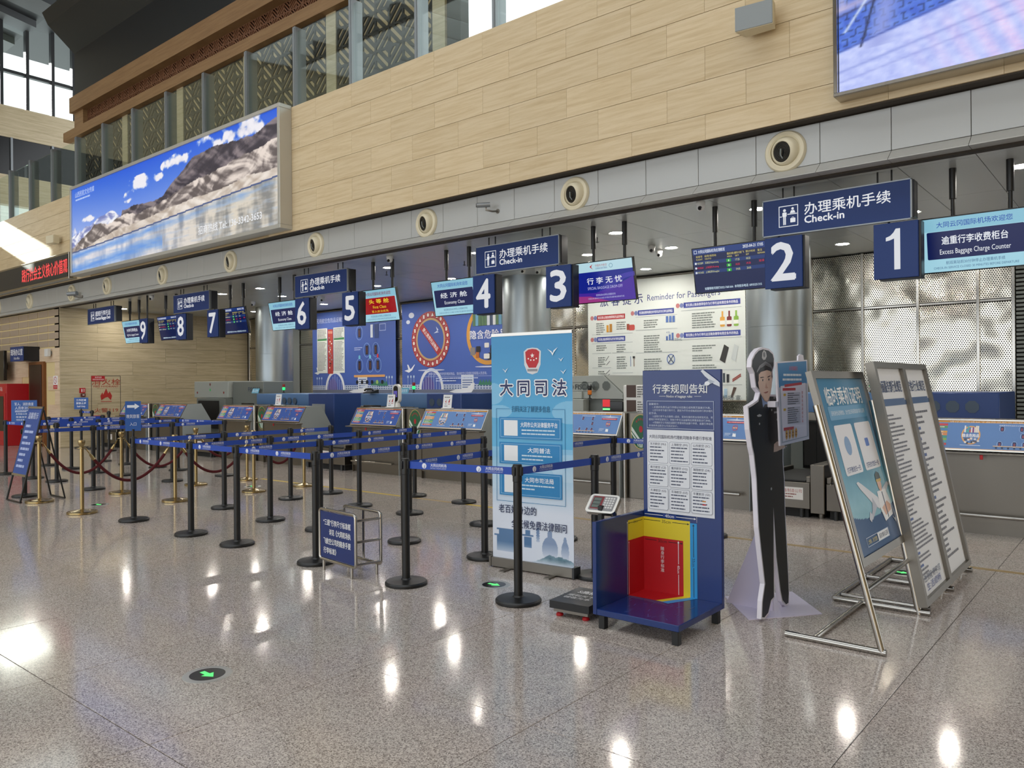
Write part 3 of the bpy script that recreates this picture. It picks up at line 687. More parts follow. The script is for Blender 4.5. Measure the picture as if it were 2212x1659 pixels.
# dome cameras and sprinklers under the recess ceiling
dome = thing('dome_camera', 'white dome camera', 'security camera', (0, 0, 3.641), 0, 'dome cameras under the recess ceiling')
MB().lathe([(.05, 3.641), (.055, 3.63), (.055, 3.605), (.045, 3.59), (.04, 3.59)], 24).build('collar', 'white_plastic', dome)
MB().lathe([(.045, 3.60), (.047, 3.575), (.040, 3.55), (.024, 3.533), (0, 3.528)], 24).build('eyeball', 'white_plastic', dome)
MB().cyl((.01, -.035, 3.56), (.014, -.05, 3.55), .024, .02, 16).build('lens', 'black_gloss', dome)
dm = [((1513, 443), 'white dome camera near the edge left of the flight board'), ((1408, 536), 'first of two white dome cameras above the white notice wall'), ((1424, 546), 'second of two white dome cameras above the white notice wall'), ((842, 558), 'white dome camera above the first class screen'), ((682, 638), 'white dome camera below the check-in sign of number six'),
      ((697, 645), 'white dome camera beside the one under the number six check-in sign'), ((1130, 582), 'white dome camera below the check-in sign of number four'), ((1162, 584), 'white dome camera beside the number three panel'), ((328, 642), 'white dome camera near the oversized baggage sign'), ((547, 655), 'white dome camera at the top of the first grey column')]
for i, ((px, py), l) in enumerate(dm):
    p = onZ(px, py, 3.60)
    if i == 0: dome.location = (p.x, p.y, 3.641); dome['label'] = l
    else: dup(dome, (p.x, p.y, 3.641), l)
spr = thing('sprinkler', 'small dark ceiling sprinkler', 'sprinkler', (0, 0, 3.641), 0, 'ceiling sprinklers')
MB().cyl((0, 0, 3.641), (0, 0, 3.56), .008, n=8).build('stem', 'dark_plastic', spr); MB().lathe([(.028, 3.575), (.03, 3.57), (.0, 3.566)], 12).build('deflector', 'dark_plastic', spr)
for i, (px, py) in enumerate(((1290, 521), (835, 594), (1003, 572))):
    p = onZ(px, py - 8, 3.64); l = 'small dark sprinkler ' + ('left of the purple screen lamp', 'behind the first class screen', 'behind the number four sign')[i]
    if i == 0: spr.location = (p.x, p.y, 3.641); spr['label'] = l
    else: dup(spr, (p.x, p.y, 3.641), l)

# ------------------------------------------------------------------ hanging signs
def pictogram(s, x, y, h, col='#eef1f6'):
    w = h * .92; s.frame(x - w / 2, y - h / 2, x + w / 2, y + h / 2, h * .035, col)
    s.ell(x - w * .2, y + h * .28, h * .07, h * .07, col, 14); s.rr(x - w * .31, y - .02 * h, x - w * .09, y + h * .19, h * .04, col); s.rect(x - w * .27, y - h * .4, x - w * .21, y, col); s.rect(x - w * .19, y - h * .4, x - w * .13, y, col)
    s.ell(x + w * .22, y + h * .33, h * .06, h * .06, col, 14); s.poly([(x + w * .08, y + h * .12), (x + w * .36, y + h * .12), (x + w * .3, y + h * .25), (x + w * .14, y + h * .25)], col)
    s.rect(x - w * .05, y + h * .06, x + w * .44, y + h * .1, col); s.rect(x - w * .44, y - h * .02, x - w * .34, y + h * .02, col)
    s.rr(x + w * .1, y - h * .32, x + w * .36, y - h * .12, h * .02, col); s.ring(x + w * .23, y - h * .12, h * .06, h * .06, h * .02, col, 14, 0, PI)
def hang_sign(x0, x1, text, eng, label):
    t = thing('hanging_sign', label, 'sign', ((x0 + x1) / 2, 8.36, 3.12), 0, 'blue check-in signs hanging under the fascia')
    z0, z1 = 3.125, 3.515; w = x1 - x0; h = z1 - z0
    MB().rbox(x0, x1, 8.30, 8.33, z0, z1, .004).build('face_panel', 'sign_blue', t, False)
    MB().rbox(x0 + .03, x1 + .02, 8.33, 8.47, z0 + .02, z1 - .005, .004).build('case', 'sign_edge', t, False)
    fr_ = MB()
    for a, b, c, d in ((x0 - .004, x1 + .004, z0 - .004, z0 + .008), (x0 - .004, x1 + .004, z1 - .008, z1 + .004), (x0 - .004, x0 + .008, z0, z1), (x1 - .008, x1 + .004, z0, z1)): fr_.box(a, b, 8.294, 8.335, c, d)
    fr_.build('frame', 'fin_grey', t, False)
    for xx in (x0 + .2, x0 + .32, x1 - .32, x1 - .19): MB().cyl((xx, 8.36, z1 - .01), (xx, 8.36, 3.645), .009, n=8).build('rod', 'black_paint', t)
    s = Sheet(front(x0, 8.298, z0), .8)
    pictogram(s, .28, h * .5, .225)
    s.text(text, .45, h * .63, .125, '#f2f4f8', .84, 'l', .009)
    s.text(eng, .45, h * .34, .075, '#f2f4f8', .83 if len(eng) > 12 else .40, 'l', .022); s.done('lettering', t)
for i, x0 in enumerate((-3.30, -7.52, -11.895, -16.30)):
    hang_sign(x0, x0 + 1.475, '办理乘机手续', 'Check-in', 'blue hanging check-in sign above numbers %s' % ('two and one', 'four and three', 'six and five', 'eight and seven')[i])
hang_sign(-20.65, -19.15, '超规行李托运', 'Oversized Baggage Check', 'blue hanging oversized baggage check sign')
NW = dict(zip(range(1, 10), 'one two three four five six seven eight nine'.split()))
NX = {1: -2.172, 2: -3.283, 3: -6.267, 4: -7.585, 5: -10.565, 6: -11.90, 7: -14.92, 8: -16.205, 9: -17.888}
for n, x in NX.items():
    w = .405 if n != 9 else .365
    t = thing('number_sign', 'blue hanging sign with the white numeral %s' % NW[n], 'sign', (x + w / 2, 8.36, 2.55), 0, 'hanging counter numbers')
    z0, z1 = 2.56, 3.108
    MB().rbox(x, x + w, 8.30, 8.325, z0, z1, .004).build('face_panel', 'sign_blue', t, False)
    MB().rbox(x + .05, x + w + .02, 8.325, 8.46, z0 - .012, z1, .004).build('case', 'sign_edge', t, False)
    if n == 9: MB().cyl((x + w / 2, 8.40, z1 - .02), (x + w / 2, 8.40, 3.645), .02, n=10).build('rod', 'black_paint', t)
    else: MB().cyl((x + .12, 8.40, z1 - .02), (x + .12, 8.40, 3.145), .012, n=8).build('rod', 'black_paint', t)
    s = Sheet(front(x, 8.298, z0), .75); (s.text(str(n), w / 2, .285, .40, '#eef0f5', .25, bold=.02) if n != 1 else s.poly([(.19, .085), (.245, .085), (.245, .485), (.205, .485), (.185, .45), (.155, .42), (.115, .405), (.115, .37), (.15, .375), (.19, .39)], '#eef0f5')); s.done('lettering', t)

# ------------------------------------------------------------------ counter screens on twin poles
def tv(n, x0, kind, label):
    w, h = .89, .525
    t = thing('ceiling_screen', label, 'screen', (x0 + w / 2, 8.66, 2.63), 0, 'screens hanging from the recess ceiling')
    F = FR((x0, 8.72, 2.635), (1, 0, 0), (0, -.19, .98)); H = h
    def b(u0, u1, v0, v1, d0, d1, mb):
        vs = [F @ Vector((u, v, d)) for d in (d0, d1) for v in (v0, v1) for u in (u0, u1)]
        return mb.add(vs, [(0, 2, 3, 1), (4, 5, 7, 6), (0, 1, 5, 4), (2, 6, 7, 3), (0, 4, 6, 2), (1, 3, 7, 5)])
    b(-.012, w + .012, -.012, H + .012, -.045, 0, MB()).build('bezel', 'black_gloss', t, False)
    b(.1, w - .1, .1, H - .1, -.085, -.045, MB()).build('back_cover', 'dark_plastic', t, False)
    for xx in (x0 + .26, x0 + .74):
        MB().cyl((xx, 8.70, 2.95), (xx, 8.70, 3.42), .021, n=12).cyl((xx, 8.70, 3.34), (xx, 8.70, 3.645), .033, n=12).build('pole', 'black_paint', t)
    s = Sheet(F, .85)
    if kind in ('blue', 'red'):
        pan = '#0c1a52' if kind == 'blue' else '#a0101c'
        s.rect(0, 0, w, h, '#a9dced'); s.rect(0, .40, w, h, '#8fc8dd'); s.rr(.035, .125, w - .035, .395, .012, pan)
        s.text('大同云冈国际机场欢迎您', w / 2, .46, .055, '#2b57b0' if kind == 'blue' else '#8a2a4a', .64, bold=.012)
        a, e = label_txt[n]
        if kind == 'blue': s.text(a, w / 2, .305, .08, '#f4f8ff', .56 if len(a) > 4 else .5, bold=.012); s.text(e, w / 2, .195, .05, '#f4f8ff', .6 if len(e) > 16 else .42)
        else: s.text(a, w / 2, .335, .075, '#ffe23c', .5, bold=.012); s.text(e, w / 2, .24, .05, '#ffe23c', .33); s.text('军人依法优先', w / 2, .165, .042, '#ffe23c', .42)
        s.text('航班离站前30分钟停止办理乘机手续', w / 2, .085, .034, '#36608c', .5); s.text('CHECK-IN SERVICE CLOSED 30 MINUTES BEFORE DEPARTURE', w / 2, .038, .022, '#36608c', .72)
    elif kind == 'purple':
        s.rect(0, 0, w, h, '#16258f'); s.poly([(0, 0), (w, 0), (w, .30), (.62, .20), (.3, .12), (0, .13)], '#4a2aa0'); s.poly([(0, 0), (.5, 0), (.2, .08), (0, .09)], '#a03a86')
        for i in range(7): s.ring(w + .02, -.05 + i * .012, .62 - i * .035, .40 - i * .02, .004, '#5a48c0', 24, PI * .5, PI * .85)
        s.rect(0, .40, w, h, '#bfe3ee'); s.poly([(.24, .47), (.29, .50), (.265, .465), (.29, .43)], '#c3202c'); s.text('中国东方航空', .42, .478, .03, '#b3202c', .18); s.text('CHINA EASTERN', .42, .44, .022, '#3a4a90', .18); s.ring(.57, .46, .028, .028, .005, '#3a7a9a', 20)
        s.text('行 李 无 忧', w / 2, .28, .085, '#f6f8ff', .54, bold=.012); s.text('SPECIAL BAGGAGE DROP-OFF', w / 2, .185, .036, '#c8c6f4', .54)
        s.text('航班离站前30分钟停止办理乘机手续', w / 2, .09, .028, '#c9cdf6', .3); s.text('CHECK-IN SERVICE CLOSED 30 MINUTES BEFORE DEPARTURE', w / 2, .05, .02, '#c9cdf6', .56)
    else:
        s.rect(0, 0, w, h, '#0b1c4c'); s.rect(0, .455, w, h, '#1d3a7c'); s.rect(0, .335, w, .375, '#1c3772'); s.rect(0, .225, w, .265, '#1c3772')
        s.text('大同云冈国际机场出港航班', .07, .488, .04, '#e8f0ff', .34, 'l', .01); s.frame(.018, .468, .055, .508, .005, '#e8f0ff'); s.text('2025-04-21 17:05', w - .02, .492, .034, '#f4f8ff', .24, 'r', .012)
        for xx, a, e in ((.04, '航班号', 'FLIGHT'), (.15, '经停/目的站', 'VIA/TO'), (.43, '值机柜台', 'AREA'), (.53, '预计起飞', 'SDT'), (.66, '预计时间', 'SET'), (.8, '备注', 'REMARKS')): s.text(a, xx, .43, .026, '#e6d678', None, 'l'); s.text(e, xx, .397, .018, '#e6d678', None, 'l')
        for i, (fl_, to, t1_, t2_, c) in enumerate((('NS3289', '石家庄/Shijiazhuang', '17:25', '18:25', '#e6e49a'), ('MU5261', '上海浦东/Pudong', '18:30', '19:30', '#e8384a'), ('HO1652', '上海虹桥/Shanghai', '19:05', '20:05', '#e6e49a'))):
            y = .352 - i * .055; s.ell(.03, y, .013, .013, '#e8ecf4', 14); s.text(fl_, .05, y, .022, c, .075, 'l'); s.text(to, .15, y, .026, c, .17, 'l'); s.rect(.42, y - .017, .475, y + .017, '#1fae2c'); s.text('6', .447, y, .024, '#f4fff4', bold=.02); s.text(t1_, .53, y, .024, c, .05, 'l'); s.text(t2_, .66, y, .024, c, .05, 'l')
        s.text('延误', .81, .31, .026, '#e8384a', .06, 'l'); s.text('如需帮助可拨打0352-7681666  本场投诉电话 18935251315', .12, .045, .032, '#d8f0ff', .7, 'l', .01)
    s.done('screen_picture', t)
label_txt = {1: ('逾重行李收费柜台', 'Excess Baggage Charge Counter'), 4: ('经 济 舱', 'Economy Class'), 5: ('头 等 舱', 'First Class'), 6: ('经 济 舱', 'Economy Class'), 9: ('大件行李柜台', 'Big Piece Luggage Counter')}
tv(1, -1.80, 'blue', 'lit screen reading excess baggage charge counter beside number one')
tv(2, -4.30, 'board', 'dark flight list screen hanging beside number two')
tv(3, -6.03, 'purple', 'purple special baggage drop-off screen beside number three')
tv(4, -8.76, 'blue', 'economy class screen hanging beside number four')
tv(5, -10.49, 'red', 'red first class screen hanging beside number five')
tv(6, -13.22, 'blue', 'economy class screen hanging beside number six')
tv(7, -14.97, 'board', 'dark flight list screen hanging beside number seven')
tv(8, -17.70, 'board', 'dark flight list screen hanging beside number eight')
tv(9, -19.49, 'blue', 'pale blue big-luggage screen hanging beside number nine')
# ------------------------------------------------------------------ posters on the rear wall
def skyline(s, w, y):
    """airport skyline strip at the foot of the blue posters"""
    s.rect(0, 0, w, y, '#6d7488'); s.rect(0, y, w, y + .12, '#c9d4e6')
    for i in range(int(w / .09)): s.rect(.02 + i * .09, y + .015, .08 + i * .09, y + .045, '#54699c'); s.rect(.02 + i * .09, y + .07, .08 + i * .09, y + .1, '#54699c')
    cx = w * .29; s.ell(cx, y, .42, .52, '#e4e8ee', 40); s.ell(cx, y, .34, .44, '#4a62b4', 40); s.ell(cx - .1, y - .05, .22, .36, '#5b55a0', 30)
    for i in range(-3, 4): s.rect(cx + i * .09 - .006, y, cx + i * .09 + .006, y + .42 - abs(i) * .07, '#c6d2ea')
    s.rect(0, 0, w, y, '#6d7488'); s.rect(w * .57, y, w * .68, y + .34, '#dfe5ee')
    for i in range(5): s.rect(w * .58, y + .04 + i * .055, w * .67, y + .065 + i * .055, '#5d74a8')
    s.poly([(w * .46, y - .05), (w * .52, y - .0), (w * .62, y + .03), (w * .67, y + .15), (w * .69, y + .15), (w * .68, y + .01), (w * .66, y - .07), (w * .52, y - .09)], '#e7eaf0')
    for cx in (.06, .09, .12, .9, .93, .96): s.line((w * cx, y), (w * cx, y + .3), .012, '#b9c6e2'); s.ell(w * cx, y + .32, .025, .035, '#c6dcf0', 12)
    for i in range(7): s.poly([(w * .72 + i * .09, y + .1), (w * .72 + i * .09 + .14, y + .1), (w * .72 + i * .09 + .07, y + .24)], '#3f7f68')
    px, py = w * .07, y + .52; s.poly([(px - .16, py - .05), (px + .08, py + .0), (px + .2, py + .1), (px + .22, py + .1), (px + .12, py - .04), (px + .0, py - .1)], '#eef1f6'); s.poly([(px - .02, py - .02), (px - .06, py + .1), (px - .02, py + .1), (px + .05, py - .01)], '#eef1f6')
def poster(name, label, x0, x1, y, z0, z1, col, group=None):
    t = thing(name, label, 'poster', ((x0 + x1) / 2, y, z0), 0, group)
    MB().box(x0, x1, y, y + .012, z0, z1).build('sheet', col, t, False)
    MB().cyl((x0 - .02, y + .0, z1), (x1 + .02, y + .0, z1), .022, n=10).build('top_rail', 'stainless', t); MB().cyl((x0 - .02, y + .0, z0), (x1 + .02, y + .0, z0), .018, n=10).build('bottom_rail', 'stainless', t)
    return t, Sheet(front(x0, y, z0))
M('poster_blue', '#4a66b4', .5); M('poster_white', '#dfe5e2', .5)
t, s = poster('wall_poster', 'blue poster on carry-on rules with suitcase icons, behind number five', -18.32, -14.86, 13.35, 1.28, 3.6, 'poster_blue', 'blue posters on the rear wall'); w = 3.46
skyline(s, w, .16)
s.text('民用航空危险品运输安全须知', 1.0, 2.07, .13, '#c9d6f4', 1.6)
for a, b in ((.22, .68), (.95, 1.43)):
    s.rect(a, .62, b, 1.86, '#e3e7e2'); s.rect(a + .02, 1.52, b - .02, 1.58, '#3f8a55'); s.lines(a + .03, 1.83, b - .03, 8, .036, .018, '#6f7674', 3); s.lines(a + .03, 1.48, b - .03, 22, .037, .016, '#6f7674', 5)
s.rect(.70, .60, .93, 1.82, '#b7463f'); s.text('危险品', .815, 1.74, .07, '#f0dcc0', .18); rnd = random.Random(4)
for i in range(16): a = .73 + rnd.random() * .13; b = .75 + i * .055; s.rect(a, b, a + .03 + rnd.random() * .04, b + .035, rnd.choice(['#2c2a2e', '#e8c9a6', '#8d949c', '#f0ede6']))
def bag(x, y, k, col='#2b2a33'): s.rect(x - .055 * k, y - .13 * k, x + .055 * k, y + .13 * k, col); s.rect(x - .03 * k, y - .1 * k, x + .03 * k, y + .08 * k, '#5d3c3c')
for x, y in ((2.05, 1.66), (2.35, 1.20), (2.70, 1.20), (2.05, .80), (2.48, .80), (2.78, .80)): s.ring(x, y, .14, .19, .014, '#8fb3e6', 24); bag(x, y, .9)
s.rect(2.5, 1.52, 2.6, 1.86, '#dfe9f6'); s.rect(2.66, 1.5, 2.82, 1.86, '#2f477e'); s.frame(2.86, 1.68, 3.1, 1.86, .012, '#c9dcf8')
for x, y, c in ((2.05, 1.02, '#7fd0e8'), (2.48, 1.02, '#7fd0e8'), (2.78, 1.04, '#d23c48')): s.ell(x, y, .04, .055, c, 14)
s.rr(1.82, .49, 3.06, .55, .02, '#e0a869')
for i in range(6): s.ell(1.95 + i * .2, .36, .05, .055, '#22242c' if i != 4 else '#9fc46a', 12)
s.lines(1.84, 1.28, 2.2, 2, .05, .02, '#c9d6f4', 7); s.lines(2.1, .27, 2.85, 2, .04, .016, '#c9d6f4', 9); s.done('print', t)
t, s = poster('wall_poster', 'blue poster with a large red prohibition ring, behind number four', -14.62, -11.05, 13.35, 1.28, 3.6, 'poster_blue', 'blue posters on the rear wall'); w = 3.57
skyline(s, w, .16)
cx, cy = 1.02, 1.38; s.ell(cx, cy, .66, .68, '#a93b40', 60); s.ell(cx, cy, .50, .52, '#c9a878', 50); s.ell(cx, cy, .45, .47, '#4a62ae', 50)
for i in range(24):
    a = 2 * PI * i / 24; s.line((cx + .52 * math.cos(a), cy + .535 * math.sin(a)), (cx + .65 * math.cos(a), cy + .67 * math.sin(a)), .008, '#d98b84')
    a += PI / 24; x, y = cx + .585 * math.cos(a), cy + .60 * math.sin(a)
    (s.ell(x, y, .035, .045, '#ece6e0', 10) if i % 3 == 0 else s.rect(x - .03, y - .045, x + .03, y + .045, '#ece6e0') if i % 3 == 1 else s.poly([(x - .045, y - .04), (x + .04, y - .03), (x, y + .05)], '#ece6e0'))
a = math.radians(-47); c_, s_ = math.cos(a), math.sin(a); n = Vector((-s_, c_)) * .085; d = Vector((c_, s_)) * .47; C_ = Vector((cx, cy))
s.poly([tuple(C_ - d + n), tuple(C_ - d - n), tuple(C_ + d - n), tuple(C_ + d + n)], '#b2383e'); s.text('禁止携带托运物品', cx, cy, .10, '#f2eceb', .72, bold=.02, rot=a)
s.poly([(cx + .12, cy + .14), (cx + .28, cy + .22), (cx + .2, cy + .3), (cx + .24, cy + .18), (cx + .3, cy + .16)], '#dce6f6'); s.ell(.36, 2.0, .1, .07, '#d6dcea', 14); s.ell(.24, 1.84, .07, .05, '#d6dcea', 14); s.ell(cx + .02, .63, .46, .02, '#c9d3ec', 20)
cx = 2.88; s.ring(cx, 1.42, .66, .7, .1, '#d29a4a', 60)
rnd = random.Random(11)
for i in range(11): x = cx - .46 + i * .088; h = .2 + rnd.random() * .3; s.rr(x, 1.62, x + .082, 1.62 + h, .015, rnd.choice(['#d7dde6', '#4a5a78', '#8a3a40', '#6fa6c8', '#5a7a5a', '#eceff2']))
for i in range(12): x = cx - .55 + rnd.random() * .95; y = .80 + rnd.random() * .32; s.rr(x, y, x + .1 + rnd.random() * .1, y + .1 + rnd.random() * .12, .02, rnd.choice(['#2b2b30', '#8c8480', '#d6d3d0', '#b56a34', '#4a4a56', '#e6e4e0']))
s.text('隐含危险品', cx, 1.42, .2, '#eef2fa', 1.1, bold=.012); s.ell(cx, .68, .4, .018, '#c9d3ec', 20)
s.text('携带可能具有危险性的相关物品，请向航空公司或机场客服人员咨询。', 1.9, .535, .07, '#d3ddf6', 1.9); s.line((.75, .47), (3.2, .47), .008, '#b8c8ee'); s.lines(1.2, .44, 2.6, 2, .06, .025, '#c9d6f4', 3, .1); s.text('中国民航危险品运输管理中心', 1.75, .27, .05, '#d3ddf6', .62)
s.done('print', t)
t, s = poster('wall_poster', 'white passenger reminder poster with red and blue headings, behind the baggage rules board', -8.97, -5.62, 13.30, 1.22, 3.6, 'poster_white'); w = 3.35
s.text('旅 客 提 示', .30, 1.98, .2, '#2f3f78', .98, 'l', .01); s.text('Reminder for Passengers', 1.38, 1.98, .12, '#3f4f88', 1.5, 'l')
for a, b, y, c, tx in ((.22, .88, 1.66, '#b23a3c', '常见禁止随身携带和托运的物品'), (.22, .88, 1.22, '#38489a', '常见禁止随身携带但可以作为行李托运的物品'), (1.17, 1.95, 1.70, '#38489a', '常见随身携带有限定条件但可以作为行李托运的物品'), (2.15, 3.26, 1.78, '#38489a', '常见禁止随身携带但作为行李托运有限定条件的物品'), (2.15, 3.26, 1.22, '#38489a', '常见禁止作为行李托运且随身携带有限定条件的物品')):
    s.rect(a, y - .05, b, y + .05, c); s.text(tx, (a + b) / 2, y, .055, '#eef0f6', (b - a) * .92, bold=.01); s.ell(a - .12, y, .04, .045, '#c07a7c', 14); s.ell(a - .04, y, .04, .045, '#7a86b8', 14)
for i, (a, b, y, nn) in enumerate(((.2, .42, 1.55, 6), (.68, .9, 1.55, 4), (.2, .5, 1.10, 3), (.68, .9, 1.10, 4), (.24, .42, .86, 5), (.68, .92, .86, 6), (.24, .42, .58, 4), (.68, .9, .46, 5), (.24, .42, .34, 3), (1.3, 1.66, 1.55, 4), (1.3, 1.7, 1.25, 8), (1.3, 1.7, .80, 9), (1.3, 1.7, .36, 3), (2.32, 2.8, 1.62, 7), (2.32, 2.8, 1.02, 3), (2.32, 2.8, .84, 3), (2.32, 2.8, .66, 2), (2.32, 2.8, .48, 4), (2.32, 2.8, .2, 4))): s.lines(a, y, b, nn, .043, .020, '#7d8684', i)
for a, b, y in ((.1, 1.05, 1.32), (.1, 1.05, 1.14), (.1, .55, .94), (.1, .55, .65), (.1, .55, .42), (.58, 1.05, .94), (.58, 1.05, .54), (1.12, 2.02, 1.62), (1.12, 2.02, 1.36), (1.12, 2.02, .92), (1.12, 2.02, .46), (2.1, 3.28, 1.68), (2.1, 3.28, 1.14), (2.1, 3.28, .56), (2.1, 3.28, .29), (2.1, 3.28, .05)): s.line((a, y), (b, y), .007, '#a5aeb4')
for x, c in ((2.92, '#e0a84a'), (3.05, '#7a2f34'), (3.18, '#8ab84a')): s.rr(x - .045, 1.34, x + .045, 1.52, .02, c); s.rect(x - .016, 1.5, x + .016, 1.62, c); s.rect(x - .045, 1.38, x + .045, 1.45, '#eef0ea')
s.poly([(2.86, .74), (2.96, .68), (3.04, .96), (2.95, 1.02)], '#33322f'); s.poly([(3.08, .76), (3.16, .70), (3.22, .98), (3.14, 1.02)], '#cfd6d6'); s.rect(2.92, .33, 2.96, .5, '#3c4650'); s.rect(2.99, .33, 3.04, .48, '#2f2f33'); s.line((3.1, .38), (3.26, .48), .02, '#a0483c'); s.line((3.1, .35), (3.26, .45), .02, '#a0483c'); s.rect(2.94, .06, 3.0, .22, '#a9c6dc'); s.poly([(3.06, .06), (3.1, .06), (3.18, .24), (3.12, .25)], '#5b4a42')
for i in range(6): s.rect(1.78 + (i % 3) * .07, 1.5 - (i // 3) * .02, 1.83 + (i % 3) * .07, 1.6 - (i // 3) * .06, '#5a78b8'); s.rect(1.78 + (i % 3) * .06, 1.14, 1.82 + (i % 3) * .06, 1.22 + (i % 3) * .03, '#5a78b8')
s.text('<100mL', 2.0, 1.15, .05, '#5a6a78'); s.text('<1L', 1.83, 1.29, .04, '#5a78b8'); s.ring(1.88, .78, .085, .1, .016, '#5a78b8', 24); s.line((1.82, .7), (1.94, .86), .016, '#3a4a68'); s.line((1.82, .86), (1.94, .7), .016, '#3a4a68')
s.rect(.45, 1.36, .5, 1.5, '#d49a3c'); s.rect(.52, 1.36, .58, 1.52, '#b9843a'); s.rr(.96, 1.37, 1.1, 1.48, .03, '#c2504a'); s.rr(.92, 1.38, .98, 1.5, .01, '#9a4a3a'); s.rect(.995, .66, 1.01, .86, '#7a94b8'); s.rect(1.07, .66, 1.085, .84, '#8a6444'); s.rect(1.05, .82, 1.1, .86, '#2a2a2a')
for a, b, c, d in ((.42, .78, .5, .88), (.44, .7, .52, .78), (.42, .52, .52, .6), (.42, .46, .52, .52), (.42, .26, .5, .38), (.46, .26, .53, .36)): s.line((a, b), (c, d), .012, '#6d7478')
s.line((.96, .34), (1.0, .26), .014, '#8a6a4a'); s.line((1.04, .34), (1.0, .26), .014, '#8a6a4a'); s.rr(1.06, .24, 1.1, .36, .012, '#3c4046'); s.text('大同云冈国际机场 宣', 3.25, -.0 + .1 - .04, .085, '#5a6466', .98, 'r')
s.done('print', t)

# ------------------------------------------------------------------ check-in counters
def counter(n, x0, x1):
    nm = NW[n]; w = x1 - x0
    t = thing('check_in_counter', 'stainless check-in counter below number %s with a sloping dangerous-goods notice' % nm, 'counter', ((x0 + x1) / 2, 9.35, 0), 0, 'stainless check-in counters')
    MB().prism([(9.05, .12), (9.05, .82), (9.005, .842), (9.175, 1.142), (9.5, 1.15), (9.72, .76), (9.72, .0), (9.09, 0), (9.09, .12)], x0 + .012, x1 - .012, 'x').build('body', 'stainless', t, False)
    for xx in (x0, x1 - .012): MB().prism([(9.04, 0), (9.04, .82), (8.99, .835), (9.165, 1.15), (9.5, 1.16), (9.74, .76), (9.74, 0)], xx, xx + .012, 'x').build('side_panel', 'cheek_grey' if xx != x0 else 'stainless', t, False)
    MB().rbox(x0 - .02, x1 + .01, 8.90, 9.06, .812, .832, .004).build('ledge', 'stainless', t, False)
    MB().cyl((x0 + .06, 8.97, .2), (x1 - .1, 8.97, .2), .018, n=12).cyl((x0 + .1, 8.97, .2), (x0 + .1, 9.06, .2), .012, n=8).cyl((x1 - .14, 8.97, .2), (x1 - .14, 9.06, .2), .012, n=8).build('foot_rail', 'polished_steel', t)
    MB().box(x0 + .013, x1 - .013, 9.085, 9.092, .0, .115).build('plinth', 'stainless', t, False)
    MB().rbox(x0 + w * .42, x0 + w * .44, 8.905, 8.92, .765, .812, .003).build('red_tag', 'fire_red', t)
    F = FR((x0 + .01, 8.988, .838), (1, 0, 0), (0, .174, .306)); L_ = .355; W_ = w - .02
    fm_ = MB()
    for a, b, c, d in ((0, W_, 0, .016), (0, W_, L_ - .016, L_), (0, .014, .016, L_ - .016), (W_ - .014, W_, .016, L_ - .016)):
        fm_.add([F @ Vector((u, v, k)) for k in (0, .012) for v in (c, d) for u in (a, b)], [(0, 2, 3, 1), (4, 5, 7, 6), (0, 1, 5, 4), (2, 6, 7, 3), (0, 4, 6, 2), (1, 3, 7, 5)])
    fm_.build('notice_frame', 'polished_steel', t, False)
    s = Sheet(F, z0=.004); B = '#5f86bf' if n in (1, 2, 3, 4) else '#2f55a6'
    s.rect(.014, .016, W_ - .014, L_ - .016, B); s.rect(.014, L_ - .036, W_ - .014, L_ - .016, '#dc9a44' if n < 5 else '#c06a48'); s.rect(.014, .016, W_ - .014, .026, '#dcae7a'); s.text('请仔细阅读以下危险品航空运输注意事项', W_ * .5, L_ - .026, .016, '#f6ead6', W_ * .6)
    for i, c in enumerate(['#c8484c', '#5a9c62', '#4f86b4', '#d9a053', '#d98a53', '#4a9a8a', '#8ab45a', '#5aa0b0', '#c8484c']): s.rect(W_ * .04, L_ - .075 - i * .028, W_ * .19, L_ - .05 - i * .028, c); s.ell(W_ * .035, L_ - .062 - i * .028, .008, .009, '#eef2f6', 8); s.lines(W_ * .06, L_ - .058 - i * .028, W_ * .18, 1, .02, .008, '#e6ddd0', i)
    s.text('危险品分类', W_ * .1, L_ - .045, .014, '#e8eef8')
    cx, cy = W_ * .345, L_ * .50; s.ring(cx, cy, .085, .105, .014, '#e0a869', 36); rnd = random.Random(2)
    for i in range(9): x = cx - .06 + i * .0145; s.rect(x, cy + .03, x + .012, cy + .05 + rnd.random() * .06, rnd.choice(['#eef0f4', '#c84a5a', '#5ab0a8', '#8a4a8a', '#f0e6d8']))
    for i in range(14): x = cx - .08 + rnd.random() * .15; y = cy - .1 + rnd.random() * .05; s.rect(x, y, x + .02, y + .02, rnd.choice(['#2c2c34', '#c86a3a', '#d6d8dc', '#5a5a66', '#e8e2da']))
    s.text('隐含危险品', cx, cy - .005, .038, '#f2f5fb', .15, bold=.02); s.line((cx - .09, cy - .115), (cx + .09, cy - .115), .005, '#e6ebf6')
    s.text('旅客携带危险品航空运输指南', W_ * .6, L_ - .062, .015, '#e8eef8', .22)
    for a, b in ((.54, .72), (.66, .72), (.67, .5), (.53, .24), (.62, .24), (.68, .24)): s.ring(W_ * a, L_ * b, .024, .034, .003, '#b8d0f0', 16); s.rect(W_ * a - .014, L_ * b - .026, W_ * a + .014, L_ * b + .026, '#2a3a66'); s.rect(W_ * a - .008, L_ * b - .018, W_ * a + .008, L_ * b + .012, '#8a4a5a')
    s.line((W_ * .49, .062), (W_ * .72, .062), .008, '#e6c49a')
    for i in range(6): s.ell(W_ * (.51 + i * .037), .044, .009, .008, '#26303c', 8)
